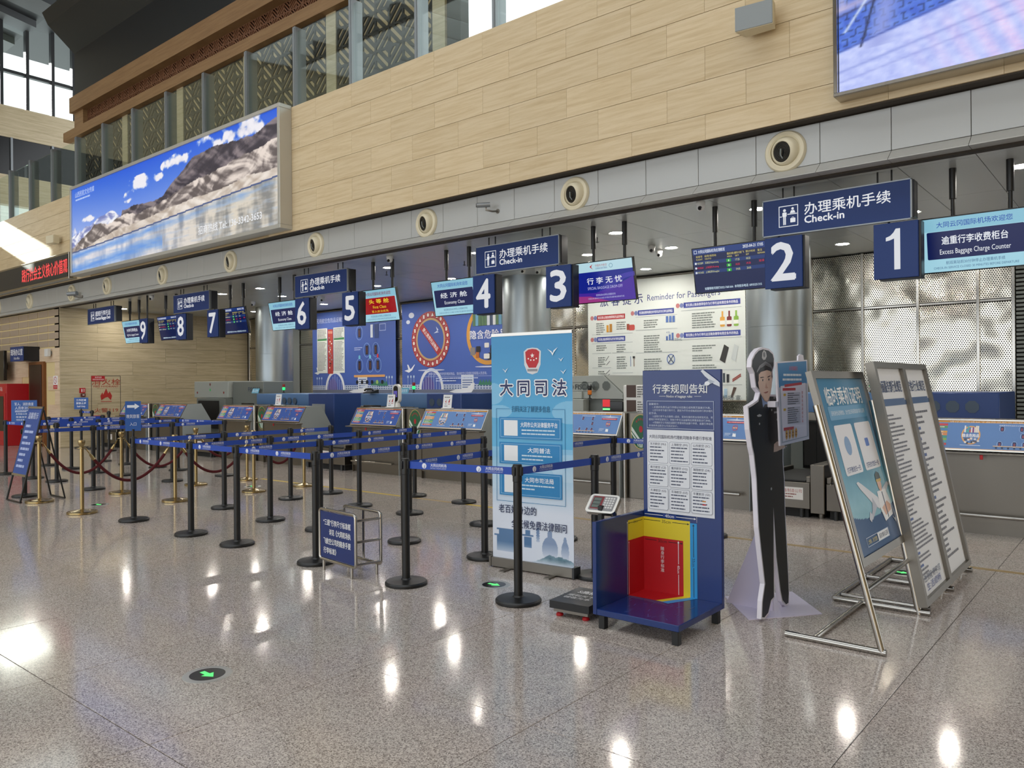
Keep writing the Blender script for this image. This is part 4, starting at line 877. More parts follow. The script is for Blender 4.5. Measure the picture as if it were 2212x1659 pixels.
    s.poly([(W_ * .76, L_ - .07), (W_ * .86, L_ - .064), (W_ * .96, L_ - .07), (W_ * .96, L_ - .074), (W_ * .86, L_ - .08), (W_ * .76, L_ - .074)], '#eaf0fa'); s.line((W_ * .86, L_ - .04), (W_ * .86, L_ - .08), .006, '#eaf0fa')
    s.rr(W_ * .77, L_ - .115, W_ * .95, L_ - .092, .008, '#c23a44'); s.text('禁止手提或托运的危险品', W_ * .86, L_ - .103, .013, '#f6e8e8', W_ * .15)
    s.ring(W_ * .86, L_ * .5, .034, .04, .006, '#c8505a', 28); s.rect(W_ * .84, L_ * .47, W_ * .88, L_ * .52, '#e0b89a'); s.line((W_ * .84, L_ * .58), (W_ * .885, L_ * .42), .005, '#c8505a'); s.frame(W_ * .77, .055, W_ * .88, .105, .002, '#cfe0f4'); s.lines(W_ * .775, .1, W_ * .83, 3, .012, .005, '#cfe0f4', 3); s.poly([(W_ * .85, .06), (W_ * .885, .055), (W_ * .88, .095), (W_ * .85, .1)], '#f2f4f8')
    s.done('print', t)
CX = {9: (-20.53, -19.18), 8: (-18.66, -17.37), 7: (-15.80, -14.54), 6: (-14.10, -12.77), 5: (-11.25, -10.0), 4: (-9.46, -8.04), 3: (-6.98, -5.6), 2: (-5.12, -3.78), 1: (-1.95, -.55)}
for n in range(9, 0, -1): counter(n, *CX[n])
def emblem(x0, x1, label, char=None):
    t = thing('emblem_panel', label, 'panel', ((x0 + x1) / 2, 9.2, 0), 0, 'steel panels with a green oval emblem')
    MB().rbox(x0 + .02, x1 - .02, 9.14, 9.18, 0, 1.15, .004).build('plate', 'stainless', t, False)
    for xx in (x0 + .045,): MB().cyl((xx, 9.1, 0), (xx, 9.1, 1.15), .03, n=14).build('tube', 'polished_steel', t)
    s = Sheet(front(x0, 9.14, 0)); cx = (x1 - x0) / 2 + .03; cy = .90
    s.ell(cx, cy, .155, .235, '#c9b06a', 40); s.ell(cx, cy, .147, .226, '#24603f', 40)
    for k in (-1, 1):
        s.poly([(cx + k * .14, cy + .07), (cx + k * .012, cy - .10), (cx + k * .004, cy - .21), (cx + k * .02, cy - .21), (cx + k * .03, cy - .12), (cx + k * .145, cy + .015)], '#d9e2dc')
        s.poly([(cx + k * .147, cy + .0), (cx + k * .045, cy - .13), (cx + k * .035, cy - .2), (cx + k * .045, cy - .2), (cx + k * .06, cy - .14), (cx + k * .146, cy - .03)], '#d9e2dc')
    s.ell(cx, cy + .035, .028, .045, '#b3202c', 18)
    for i in range(5): a = PI * (.25 + .125 * i); s.ell(cx + .09 * math.cos(a), cy + .06 + .11 * math.sin(a), .014, .018, '#8a3a34', 8)
    if char: s.text(char, x1 - x0 - .06, cy + .08, .1, '#a8322e', .085, bold=.01)
    s.done('emblem_print', t)
emblem(-10.0, -9.46, 'steel panel with a green oval emblem between counters five and four', '拉'); emblem(-14.54, -14.10, 'steel panel with a green oval emblem between counters seven and six'); emblem(-19.18, -18.66, 'steel panel with a green oval emblem between counters nine and eight'); emblem(-5.6, -5.12, 'steel panel with a green oval emblem between counters three and two')

# ------------------------------------------------------------------ baggage conveyors and scanners
def conveyor(x0, x1, label, tagx=None, y1=10.15):
    t = thing('baggage_conveyor', label, 'conveyor', ((x0 + x1) / 2, 9.6, 0), 0, 'steel baggage conveyors beside the counters')
    MB().rbox(x0, x1, 8.98, y1, .10, .40, .006).build('frame', 'stainless', t, False); MB().box(x0 + .03, x1 - .03, 9.02, y1 - .02, .0, .10).build('plinth', 'rubber', t, False)
    MB().rbox(x0 + .05, x1 - .05, 8.99, y1, .40, .425, .008).build('belt', 'rubber', t, False)
    for xx in (x0, x1 - .05): MB().rbox(xx, xx + .05, 9.0, y1, .40, .47, .006).build('side_rail', 'stainless', t, False)
    for xx in (x0 + .1, x1 - .1): MB().cyl((xx, 9.0, 0), (xx, 9.0, .1), .025, n=10).build('foot', 'dark_plastic', t)
    s = Sheet(front(x0, 8.98, .1)); a = x1 - x0
    s.rect(a * .45, .10, a * .45 + .28, .24, '#e8e6e2'); s.text('设备制造公司', a * .45 + .14, .2, .04, '#a8322e', .25); s.lines(a * .45 + .02, .165, a * .45 + .26, 2, .03, .012, '#8a4a44', 2); s.done('label_print', t)
conveyor(-21.6, -20.7, 'steel baggage conveyor beyond counter nine'); conveyor(-17.2, -15.95, 'steel baggage conveyor between counters eight and seven'); conveyor(-12.62, -11.4, 'steel baggage conveyor between counters six and five'); conveyor(-7.95, -7.08, 'steel baggage conveyor between counters four and three')
conveyor(-3.70, -3.05, 'steel baggage conveyor just right of counter two'); conveyor(-2.87, -2.05, 'steel baggage conveyor just left of counter one')
t = thing('conveyor_divider', 'tall steel divider block between the two conveyors near counter one', 'conveyor divider', (-2.96, 9.4, 0)); MB().rbox(-3.04, -2.885, 8.96, 10.2, .06, .61, .006).build('body', 'stainless', t, False)
for yy in (9.1, 10.0): MB().cyl((-2.96, yy, 0), (-2.96, yy, .06), .04, n=10).build('foot', 'stainless', t)

def tower(x, y, z, mats, label):
    t = thing('signal_tower', label, 'signal light', (x, y, z), 0, 'signal towers on the scanners')
    MB().lathe([(.035, z), (.035, z + .012), (.012, z + .016), (.012, z + .06), (.03, z + .062), (.03, z + .07)], 16, Matrix.Translation((x, y, 0))).build('stand', 'black_paint', t)
    for i, m in enumerate(mats): MB().lathe([(.03, z + .07 + i * .07), (.032, z + .075 + i * .07), (.032, z + .133 + i * .07), (.03, z + .138 + i * .07)], 18, Matrix.Translation((x, y, 0))).build('lamp', m, t)
def scanner(label, x0, x1, y0, y1, z1, kind, vx, word_x, tunnel):
    t = thing('baggage_scanner', label, 'scanner', ((x0 + x1) / 2, (y0 + y1) / 2, 0), 0, 'baggage scanners behind the counters')
    main, dark = ('machine_grey', 'machine_grey_dark') if kind == 'grey' else ('machine_blue', 'machine_navy')
    zb = z1 - .36
    xe = x1 - .9 if kind == 'blue' else x1 - .35
    if kind == 'blue':
        MB().rbox(x0, xe, y0, y1, zb + .08, z1, .02, 2).build('hood', main, t); MB().rbox(xe + .004, x1, y0 - .02, y1, .12, z1 + .005, .012).build('end_cabinet', dark, t); MB().rbox(x0 + .02, xe, y0 + .05, y1, .12, zb + .08, .01).build('body', 'machine_grey_dark', t)
    else:
        MB().prism([(x0, zb), (x1, zb), (x1, z1 - .29), (xe, z1), (x0, z1)], y0, y1, 'y').build('hood', main, t, False); MB().rbox(x0 + .02, x1 - .02, y0 + .03, y1 - .03, .12, zb, .01).build('body', 'machine_grey_dark', t)
        MB().prism([(x1 + .002, zb), (x1 + .02, zb), (x1 + .02, z1 - .28), (xe + .02, z1 + .004), (xe + .0, z1 + .002), (x1 + .002, z1 - .29)], y0 + .02, y1 - .02, 'y').build('slanted_cover', dark, t, False)
    MB().rbox(x0 + .05, x0 + .05 + (xe - x0) * .8, y0 - .05, y0 + .02, zb, zb + .11, .006).build('front_strip', 'stainless' if kind == 'blue' else main, t, False)
    MB().rbox(tunnel[0], tunnel[1], y0 - .012, y0 + .02, .42, zb - .02, .004).build('tunnel_mouth', 'black_gloss', t, False)
    nst = 7; 
    for i in range(nst): a = tunnel[0] + .02 + i * (tunnel[1] - tunnel[0] - .04) / nst; MB().box(a, a + (tunnel[1] - tunnel[0] - .04) / nst - .008, y0 - .018, y0 - .013, .46, zb - .03).build('curtain_strip', 'curtain_black', t, False)
    for xx in (x0 + .2, x1 - .2):
        for yy in (y0 + .2, y1 - .2): MB().cyl((xx, yy, 0), (xx, yy, .12), .05, n=10).build('foot', 'rubber', t)
    yy = y0 - (.022 if kind == 'blue' else .002)
    s = Sheet(front(0, yy, 0), z0=.004)
    for i in range(3): s.poly([(vx + i * .2 + .075 * math.cos(PI / 8 + k * PI / 4), z1 - .16 + .075 * math.sin(PI / 8 + k * PI / 4)) for k in range(8)], '#3f5064' if kind == 'blue' else '#5d6461')
    s.done('vent_print', t)
    s = Sheet(front(0, y0 - (.052 if kind == 'blue' else .002), 0), z0=.004)
    if kind == 'blue': s.text('FISCAN', word_x, zb + .055, .07, '#3a4a66', .36, bold=.02); s.poly([(x0 + .2, zb + .02), (x0 + .3, zb + .02), (x0 + .25, zb + .1)], '#a8923a'); s.lines(x0 + .4, zb + .08, x0 + .8, 1, .03, .045, '#6a6a64', 3)
    else: s.frame(word_x - .26, z1 - .25, word_x + .26, z1 - .1, .008, '#6a706d'); s.text('FISCAN', word_x + .05, z1 - .175, .08, '#3c4244', .36, bold=.025); s.ring(word_x - .19, z1 - .175, .03, .03, .01, '#3c4244', 12)
    s.done('lettering', t); return t
a = scanner('blue baggage scanner behind counters seven and six', -16.4, -13.45, 10.35, 11.6, 1.38, 'blue', -15.25, -14.9, (-16.2, -15.1))
MB().box(-14.2, -13.75, 10.322, 10.329, .85, 1.16).build('paper_sheet', 'grey_plastic', a, False)
scanner('blue baggage scanner behind counters five and four', -12.6, -9.75, 10.35, 11.6, 1.385, 'blue', -10.5, -11.6, (-12.4, -11.4))
scanner('light grey baggage scanner behind counter three', -8.7, -6.26, 10.2, 11.6, 1.675, 'grey', -6.95, -7.0, (-8.4, -7.4))
scanner('blue baggage scanner behind counter one', -3.8, -1.38, 10.35, 11.6, 1.405, 'blue', -2.05, -3.0, (-3.6, -2.4))
t = thing('oversize_scanner', 'large plain grey oversize scanner against the stone end wall', 'scanner', (-18, 11, 0))
MB().rbox(-17.85, -16.5, 10.6, 11.45, .0, 1.67, .01).build('cabinet', 'machine_grey_dark', t, False); MB().rbox(-19.55, -17.9, 10.5, 11.45, 1.27, 1.69, .01).build('control_panel', 'machine_grey', t, False); MB().rbox(-19.25, -17.87, 10.4, 11.45, .0, 1.265, .01).build('tunnel_housing', 'machine_grey_dark', t, False)
MB().rbox(-19.15, -18.15, 10.38, 10.41, .5, 1.2, .01).build('tunnel_mouth', 'curtain_black', t, False)
s = Sheet(front(-19.55, 10.5, 1.27), z0=.003); s.ell(.8, .34, .03, .035, '#6a1c1c', 12); s.ell(.8, .2, .03, .035, '#35c46a', 12); s.ell(.16, .13, .03, .03, '#8a2424', 12); s.ell(1.45, .13, .03, .03, '#8a2424', 12); s.done('button_print', t)
s = Sheet(front(-17.85, 10.6, .1), z0=.003); s.text('FISCAN', .95, 1.38, .1, '#2f4258', .5, bold=.02); s.done('lettering', t)
p = onY(613, 850, 10.6); tower(p.x, 10.6, 1.39, ('green_light' if 0 else 'tower_green', 'tower_red'), 'small red and green signal tower on the scanner behind counter six')
p = onY(894, 850, 10.8); tower(p.x, 10.8, 1.395, ('tower_green', 'tower_red'), 'lit green signal tower on the scanner behind counter four')
p = onY(1884, 850, 10.6); tower(p.x, 10.6, 1.41, ('tower_green', 'tower_red'), 'signal tower peeping out between the leaning sign stands')
t = thing('status_light_box', 'black control box with red and green lights in front of the grey scanner', 'control box', (-6.7, 10.0, 1.05)); q = onY(1302, 890, 9.95); q2 = onY(1345, 867, 9.95)
MB().rbox(q.x, q2.x, 9.95, 10.14, .12, q2.z, .006).build('case', 'black_gloss', t, False); s = Sheet(front(q.x, 9.95, q.z), 1.0); s.rect(.0, .08, .13, .19, '#d8202a'); s.rect(.0, .03, .13, .06, '#8affa0'); s.done('light_print', t)
p = onY(1274, 866, 10.1); tower(p.x, 10.1, 1.06 + .25, ('tower_amber', 'black_paint'), 'small amber signal tower in front of the grey scanner')
MB().rbox(-7.55, -6.86, 10.02, 10.18, 1.06, 1.31, .006).build('console', 'machine_grey', bpy.data.objects['baggage_scanner.002'], False)

# ------------------------------------------------------------------ small things on the counters
def card(px, label, n):
    p = onY(px, 880, 9.36); t = thing('notice_card', label, 'card', (p.x, 9.36, 1.152), 0, 'white airline notice cards on the counters'); x = p.x
    MB().prism([(9.34, 1.165), (9.346, 1.165), (9.376, 1.385), (9.37, 1.385)], x - .1, x + .1, 'x').build('sheet', 'white_print', t, False); MB().rbox(x - .105, x + .105, 9.31, 9.4, 1.152, 1.166, .003).build('base', 'white_plastic', t)
    s = Sheet(FR((x - .1, 9.34, 1.165), (1, 0, 0), (0, .03, .22))); s.lines(.03, .185, .17, 1, .02, .012, '#4a4a52', 3, 0); s.poly([(.05, .1), (.08, .14), (.075, .1), (.085, .08)], '#b8303c'); s.poly([(.12, .09), (.15, .15), (.16, .15), (.155, .09)], '#b8303c'); s.lines(.045, .07, .09, 1, .02, .01, '#4a4a8a', 4, 0); s.lines(.12, .07, .17, 1, .02, .01, '#b8303c', 4, 0); s.lines(.04, .035, .15, 1, .02, .01, '#4a4a52', 5, 0); s.done('print', t)
card(602, 'white airline notice card standing on counter six', 6); card(845, 'white airline notice card standing on counter five', 5); card(967, 'white airline notice card standing on counter four', 4)
p = onY(858, 880, 9.42); x = p.x; t = thing('face_scanner', 'white upright face recognition terminal on counter five', 'terminal', (x, 9.42, 1.155))
MB().lathe([(.06, 1.155), (.065, 1.17), (.045, 1.235), (.03, 1.24)], 24, Matrix.Translation((x, 9.42, 0))).build('stand', 'white_plastic', t)
def rr_pts(cx, cz, hw, hh, r, n=6): return [(cx + sx * (hw - r) + r * math.cos((k + i / n) * PI / 2), cz + sz * (hh - r) + r * math.sin((k + i / n) * PI / 2)) for k, (sx, sz) in enumerate(((1, 1), (-1, 1), (-1, -1), (1, -1))) for i in range(n + 1)]
MB().prism(rr_pts(x, 1.40, .085, .17, .08), 9.39, 9.45, 'y').build('housing', 'white_plastic', t); MB().prism(rr_pts(x, 1.40, .058, .14, .055), 9.383, 9.392, 'y').build('screen', 'black_gloss', t)
s = Sheet(front(x, 9.382, 1.40), .6); s.rect(-.045, -.06, .045, .05, '#6a62c4'); s.ell(0, -.03, .02, .03, '#20242c', 14); s.done('screen_picture', t)
p = onY(800, 868, 10.3); t = thing('desk_telephone', 'black desk telephone on the scanner behind counter five', 'telephone', (p.x, 10.32, 1.145))
x = p.x; MB().prism([(10.2, 1.39), (10.2, 1.41), (10.42, 1.47), (10.42, 1.39)], x - .1, x + .12, 'x').build('base', 'black_paint', t, False); MB().tube([(x - .1, 10.24, 1.45), (x - .06, 10.24, 1.475), (x + .08, 10.26, 1.48), (x + .13, 10.26, 1.455)], .02, 8).build('handset', 'black_paint', t)
for i, (px, py, txt, lab) in enumerate(((552, 857, '军人优先', 'small cyan sign standing on the scanner behind counter six'), (872, 860, '依法优先', 'small cyan sign standing on the scanner behind counter five'))):
    p = onY(px, py + 8, 10.5); t = thing('desk_sign', lab, 'sign', (p.x, 10.5, 1.385)); MB().prism([(10.48, 1.386), (10.49, 1.386), (10.53, 1.50), (10.52, 1.50)], p.x - .14, p.x + .14, 'x').build('plate', pm('#5fa8c8', 0), t, False); s = Sheet(FR((p.x - .14, 10.479, 1.386), (1, 0, 0), (0, .04, .12))); s.text(txt, .14, .06, .07, '#e8f4fa', .24); s.done('lettering', t)
for n, x, lab in ((5, -11.75, 'black desk monitor behind counter five'), (4, -7.55, 'black desk monitor behind counter four'), (7, -16.1, 'black desk monitor behind counter seven')):
    t = thing('desk_monitor', lab, 'monitor', (x, 9.95, .43)); MB().rbox(x - .25, x + .25, 9.92, 9.95, .85, 1.17, .008).build('panel', 'black_gloss', t); MB().rbox(x - .12, x + .12, 9.85, 10.02, .43, .45, .004).rbox(x - .03, x + .03, 9.95, 9.97, .45, .95, .004).build('stand', 'black_paint', t)
# printed matter stand beside counter three
t = thing('brochure_rack', 'white rack of brochures beside the grey scanner', 'brochure rack', (-6.0, 9.6, 0)); q = onY(1346, 870, 9.9); q2 = onY(1386, 895, 9.9)
MB().rbox(q.x, q2.x + .3, 9.9, 10.1, 0, q.z + .26, .02, 3).build('rack', 'white_plastic', t); s = Sheet(front(q.x, 9.899, q.z - .2))
for i in range(2):
    for j in range(2): s.rect(.06 + j * .3, .06 + i * .22, .22 + j * .3, .24 + i * .22, ['#4a352c', '#d8d6d2'][j]); s.lines(.24 + j * .3, .22 + i * .22, .34 + j * .3, 5, .035, .016, '#6a6a66', i + j)
s.done('print', t)

# ------------------------------------------------------------------ things on the end walls
t = thing('office_sign', 'blue box sign lettered in white over the office door', 'sign', (-23.6, 7.9, 2.3)); MB().rbox(-24.15, -23.2, 7.7, 8.09, 2.285, 2.67, .005).build('case', 'sign_edge', t, False); MB().rbox(-24.155, -23.195, 7.69, 7.702, 2.28, 2.675, .003).build('face_panel', 'sign_blue', t, False)
s = Sheet(front(-24.15, 7.69, 2.285)); s.text('现场办公室', .475, .24, .17, '#eef0f5', .86, bold=.015); s.text('Visit office', .475, .08, .07, '#eef0f5', .42); s.done('lettering', t)
t = thing('wall_speaker', 'tiny white loudspeaker beside the office sign', 'speaker', (-22.4, 8.0, 2.4)); MB().rbox(-22.5, -22.3, 7.95, 8.04, 2.38, 2.58, .01).build('cabinet', 'white_plastic', t); MB().rbox(-22.45, -22.35, 8.04, 8.085, 2.44, 2.52, .004).build('bracket', 'grey_plastic', t)
t = thing('fire_cabinet', 'tall red fire-fighting cabinet with glazed doors beside the office door', 'cabinet', (-24.6, 7.75, 0)); MB().rbox(-25.35, -23.86, 7.5, 8.065, 0, 1.68, .008).build('body', 'fire_red', t, False)
for a in (-25.3, -24.58): 
    d = MB().rbox(a, a + .68, 7.48, 7.5, .15, 1.42, .004).build('door', 'fire_red', t, False); MB().box(a + .12, a + .56, 7.474, 7.48, .4, 1.34).build('pane', 'black_gloss', d, False); MB().cyl((a + (.62 if a < -25 else .06), 7.46, .7), (a + (.62 if a < -25 else .06), 7.46, .85), .012, n=8).build('handle', 'stainless', d)
s = Sheet(front(-25.35, 7.5, 0)); s.text('微型消防站', .74, 1.54, .12, '#e8d8d8', .9); s.done('lettering', t)
t = thing('wall_display', 'black wall-mounted display above the red cabinet', 'display', (-25.6, 7.9, 1.8)); MB().rbox(-26.6, -25.0, 7.8, 7.88, 1.78, 2.62, .008).build('panel', 'black_gloss', t); MB().rbox(-25.9, -25.6, 7.88, 8.09, 2.1, 2.3, .004).build('bracket', 'black_paint', t)
def endwall(px, py): return onX(px, py, -21.845)
def wall_sign(name, label, cat, a, b, col, draw, th=.012):
    A, B = endwall(*a), endwall(*b); y0, y1, z0, z1 = min(A.y, B.y), max(A.y, B.y), min(A.z, B.z), max(A.z, B.z)
    t = thing(name, label, cat, (-21.83, (y0 + y1) / 2, z0)); MB().rbox(-21.84, -21.84 + th, y0, y1, z0, z1, .002).build('plate', col, t, False)
    s = Sheet(FR((-21.84 + th, y0, z0), (0, 1, 0), (0, 0, 1))); draw(s, y1 - y0, z1 - z0); s.done('lettering', t)
wall_sign('hydrant_plate', 'red plate above the fire hydrant lettering on the stone wall', 'sign', (197, 812), (226, 823), 'fire_red', lambda s, w, h: (s.text('备用电源', w / 2, h * .72, h * .34, '#f0e0e0', w * .5), s.text('消防设施请勿遮挡', w / 2, h * .3, h * .3, '#f0e0e0', w * .85)))
wall_sign('alarm_button', 'red manual fire alarm plate on the stone wall', 'alarm', (171, 838), (184, 849), 'fire_red', lambda s, w, h: (s.rect(w * .3, h * .2, w * .5, h * .8, '#f0dcdc'), s.frame(w * .65, h * .25, w * .85, h * .8, h * .06, '#f0dcdc')))
wall_sign('alarm_box', 'small dark red box under the alarm plate', 'alarm', (174, 850), (183, 857), pm('#5a1418', 0), lambda s, w, h: s.rect(w * .25, h * .4, w * .75, h * .7, '#d8d4d0'), .05)
wall_sign('hydrant_notice', 'low red notice strip near the floor of the stone wall', 'sign', (201, 898), (227, 906), 'fire_red', lambda s, w, h: s.text('火警设施', w / 2, h * .5, h * .5, '#f0e0e0', w * .7))
A, B = endwall(197, 812), endwall(261, 960); t = thing('hydrant_door', 'flush stone hydrant door with red lettering and a flame', 'hydrant door', (-21.84, (A.y + B.y) / 2, 0))
m_ = MB()
for y in (A.y, B.y): m_.box(-21.8395, -21.836, y - .006, y + .006, 0, A.z)
m_.box(-21.8395, -21.836, A.y, B.y, A.z - .006, A.z + .006); m_.build('joint', 'grout', t, False)
s = Sheet(FR((-21.836, A.y, 0), (0, 1, 0), (0, 0, 1))); w = B.y - A.y
s.text('消火栓', w * .5, endwall(230, 825).z, .17, '#b0402c', .75); s.text('FIRE HYDRANT', w * .5, endwall(230, 830).z - .06, .05, '#b0402c', .65)
fz = endwall(229, 855).z; s.poly([(w * .5 - .13, fz - .12), (w * .5 - .15, fz), (w * .5 - .1, fz + .1), (w * .5 - .08, fz + .03), (w * .5, fz + .2), (w * .5 + .05, fz + .06), (w * .5 + .09, fz + .12), (w * .5 + .15, fz), (w * .5 + .12, fz - .12), (w * .5 + .04, fz - .03), (w * .5 - .03, fz - .05)], '#b02a24'); s.rect(w * .5 - .14, fz - .16, w * .5 + .14, fz - .145, '#b02a24')
s.text('火警119', w * .5, endwall(229, 886).z, .12, '#b0402c', .62); s.done('lettering', t)
t = thing('no_smoking_sign', 'white no-smoking notice with a red foot beside the wall corner', 'sign', (-22.3, 8.08, 1.3)); a, b = onY(115, 812, 8.07), onY(124, 840, 8.07)
MB().rbox(a.x, b.x, 8.07, 8.085, b.z, a.z, .002).build('plate', 'white_print', t, False); s = Sheet(front(a.x, 8.07, b.z)); w, h = b.x - a.x, a.z - b.z; s.rect(0, 0, w, h * .3, '#b83038'); s.ring(w / 2, h * .66, w * .36, w * .36, w * .07, '#b83038', 24); s.line((w * .3, h * .78), (w * .7, h * .54), w * .06, '#b83038'); s.text('禁止吸烟', w / 2, h * .15, h * .1, '#f4e4e4', w * .7); s.done('print', t)
# ------------------------------------------------------------------ belt stanchions
st0 = thing('belt_stanchion', 'x', 'stanchion', (0, 0, 0), 0, 'black belt stanchions of the queue')
MB().lathe([(.0, 0), (.160, 0), (.165, .006), (.165, .020), (.155, .030), (.060, .036), (.042, .040), (.034, .05)], 40).build('base', 'black_paint', st0)
MB().lathe([(.031, .04), (.031, .855)], 24).build('post', 'black_paint', st0)
MB().lathe([(.031, .855), (.034, .858), (.034, .972), (.030, .98), (.0, .981)], 24).rbox(.030, .046, -.012, .012, .90, .962, .003).rbox(-.046, -.030, -.012, .012, .90, .962, .003).rbox(-.012, .012, .030, .046, .90, .962, .003).rbox(-.012, .012, -.046, -.030, .90, .962, .003).build('head', 'black_paint', st0)
ROW = {  # row name: X, [Y ...]
 'F': (-3.48, (4.304, 5.237, 6.28, 7.328)), 'E': (-4.58, (4.152, 5.214, 6.28, 7.262)), 'D': (-5.74, (4.163, 5.249, 6.435)), 'C': (-6.95, (4.162, 5.147, 6.447, 7.483)),
 'B': (-7.9, (4.154, 5.154, 6.459, 7.51)), 'A': (-9.18, (4.179, 5.322, 6.309, 6.993)), 'L': (-12.5, (4.15, 5.087, 6.321, 7.259)), 'K': (-14.05, (5.139, 6.198, 7.216)),
 'J': (-14.9, (5.076, 6.153, 7.248)), 'I': (-16.02, (5.017, 6.122, 7.173)), 'H': (-17.1, (6.11, 7.152))}
RN = {'F': 'row behind the yellow and red size gauge', 'E': 'row passing the roll-up banner', 'D': 'row behind the steel luggage frame', 'C': 'row one along from the luggage frame row', 'B': 'row next to the late passenger sign row',
      'A': 'row starting at the late passenger sign', 'L': 'row starting at the military priority sign', 'K': 'row one beyond the military priority sign', 'J': 'row two beyond the military priority sign', 'I': 'row three beyond the military priority sign', 'H': 'last row towards the red cabinet'}
ORD = ('front post', 'second post', 'third post', 'rear post')
ST = {}; first = True
fix = {('F', 0): (-3.518, 4.304), ('D', 0): (-5.687, 4.163), ('E', 0): (-4.522, 4.152), ('E', 1): (-4.645, 5.214), ('C', 3): (-7.028, 7.483), ('B', 0): (-7.824, 4.154), ('B', 3): (-7.99, 7.51)}
for r, (X, ys) in ROW.items():
    for i, y in enumerate(ys):
        x, y = fix.get((r, i), (X, y)); nm = ORD[i] if i < len(ys) - 1 else ORD[3]
        lab = 'black belt stanchion, %s of the %s' % (nm, RN[r])
        if first: st0.location = (x, y, 0); st0['label'] = lab; o = st0; first = False
        else: o = dup(st0, (x, y, 0), lab)
        ST[r, i] = o
for k, (x, y), lab in (('w1', (-21.4, 8.42), 'black stanchion carrying the staff only sign by the stone wall'), ('w2', (-20.87, 8.47), 'black stanchion belted to the staff only post'), ('w3', (-19.74, 8.40), 'lone black stanchion in front of counter nine')): ST[k, 0] = dup(st0, (x, y, 0), lab)
# belt print, shared by all belts
s = Sheet(Matrix.Identity(4), z0=.0014); s.ell(.03, 0, .021, .021, '#e6eaf2', 18); s.poly([(.026, -.018), (.034, -.018), (.04, .012), (.034, .004)], '#5a72b8'); s.text('大同云冈机场', .165, .008, .024, '#e6eaf2', .15, bold=.015); s.text('DATONG YUNGANG AIRPORT', .165, -.014, .011, '#c3cde6', .15)
o = s.done('lettering', None); belt_print = o.data; bpy.data.objects.remove(o)
def belt(a, b, z=.93):
    A, B = ST[a].location.copy(), ST[b].location.copy(); d = (B - A).normalized(); A = A + d * .036; B = B - d * .036; ln = (B - A).length
    n = Vector((-d.y, d.x, 0)) * .001; hb = .027
    me = MB().add([tuple(p + q + Vector((0, 0, zz))) for p in (A, B) for q in (n, -n) for zz in (z - hb, z + hb)], [(0, 1, 3, 2), (4, 6, 7, 5), (0, 4, 5, 1), (2, 3, 7, 6), (0, 2, 6, 4), (1, 5, 7, 3)])
    o = me.build('belt', 'belt_blue', ST[a], False)
    u = d if d.cross(Vector((0, 0, 1))).dot(EYE - A) > 0 else -d; o0 = A if u.dot(d) > 0 else B
    k = .12
    while k < ln - .3:
        l = obj('lettering', belt_print, o); l.matrix_basis = FR(o0 + u * k + Vector((0, 0, z)), u, (0, 0, 1)); k += .50
for r, (X, ys) in ROW.items():
    for i in range(len(ys) - 1): belt((r, i), (r, i + 1))
for a, b in ((('A', 0), ('B', 0)), (('B', 0), ('C', 0)), (('C', 0), ('D', 0)), (('E', 0), ('F', 0)), (('w1', 0), ('w2', 0)), (('J', 0), ('I', 0)), (('L', 3), ('K', 2)), (('E', 3), ('F', 3))): belt(a, b)

# signs clipped on stanchions
def plate_sign(key, w, h, z0, yaw, label, draw, frame=False):
    p = ST[key].location; t = thing('post_sign', label, 'sign', (p.x, p.y, .98), 0, 'blue signs on queue posts'); u = Vector((math.cos(yaw), math.sin(yaw), 0)); n = u.cross(Vector((0, 0, 1))); o = Vector((p.x, p.y, z0)) - u * w / 2
    F = FR(o, u, (0, 0, 1)); mb = MB(); mb.add([F @ Vector((a, b, c)) for c in (-.012, 0) for b in (0, h) for a in (0, w)], [(0, 2, 3, 1), (4, 5, 7, 6), (0, 1, 5, 4), (2, 6, 7, 3), (0, 4, 6, 2), (1, 3, 7, 5)]); mb.build('plate', pm('#2358a4', 0), t, False)
    MB().cyl((p.x, p.y, .981), (p.x, p.y, z0 + .02), .014, n=10).build('stem', 'black_paint', t)
    s = Sheet(F); draw(s); s.done('lettering', t)
wt = '#e4ebf6'
plate_sign(('A', 0), .165, .345, 1.045, math.radians(62), 'tall blue arrow sign for late passengers on a queue post', lambda s: (s.poly([(.02, .27), (.10, .27), (.10, .25), (.15, .285), (.10, .32), (.10, .30), (.02, .30)], wt), s.text('晚到旅客', .082, .17, .045, wt, .135), s.text('入口', .082, .08, .04, wt, .07)))
plate_sign(('L', 0), .34, .31, 1.07, math.radians(48), 'blue sign giving soldiers and firefighters priority on a queue post', lambda s: (s.text('军人、消防救援', .17, .255, .045, wt, .25), s.text('人员依法优先', .17, .2, .045, wt, .24), s.lines(.05, .165, .29, 2, .016, .007, wt, 2), s.text('永军级/公务舱', .15, .115, .026, wt, .18), s.text('限量旅客', .14, .07, .026, wt, .15), s.text('特殊旅客', .12, .03, .024, wt, .11)))
plate_sign(('w1', 0), .34, .3, 1.0, math.radians(48), 'blue staff only sign on a post by the stone wall', lambda s: (s.text('工作区域', .17, .235, .055, wt, .24, bold=.02), s.text('旅客止步', .17, .155, .055, wt, .24, bold=.02), s.text('Staff Only', .17, .075, .04, wt, .2, bold=.02)))

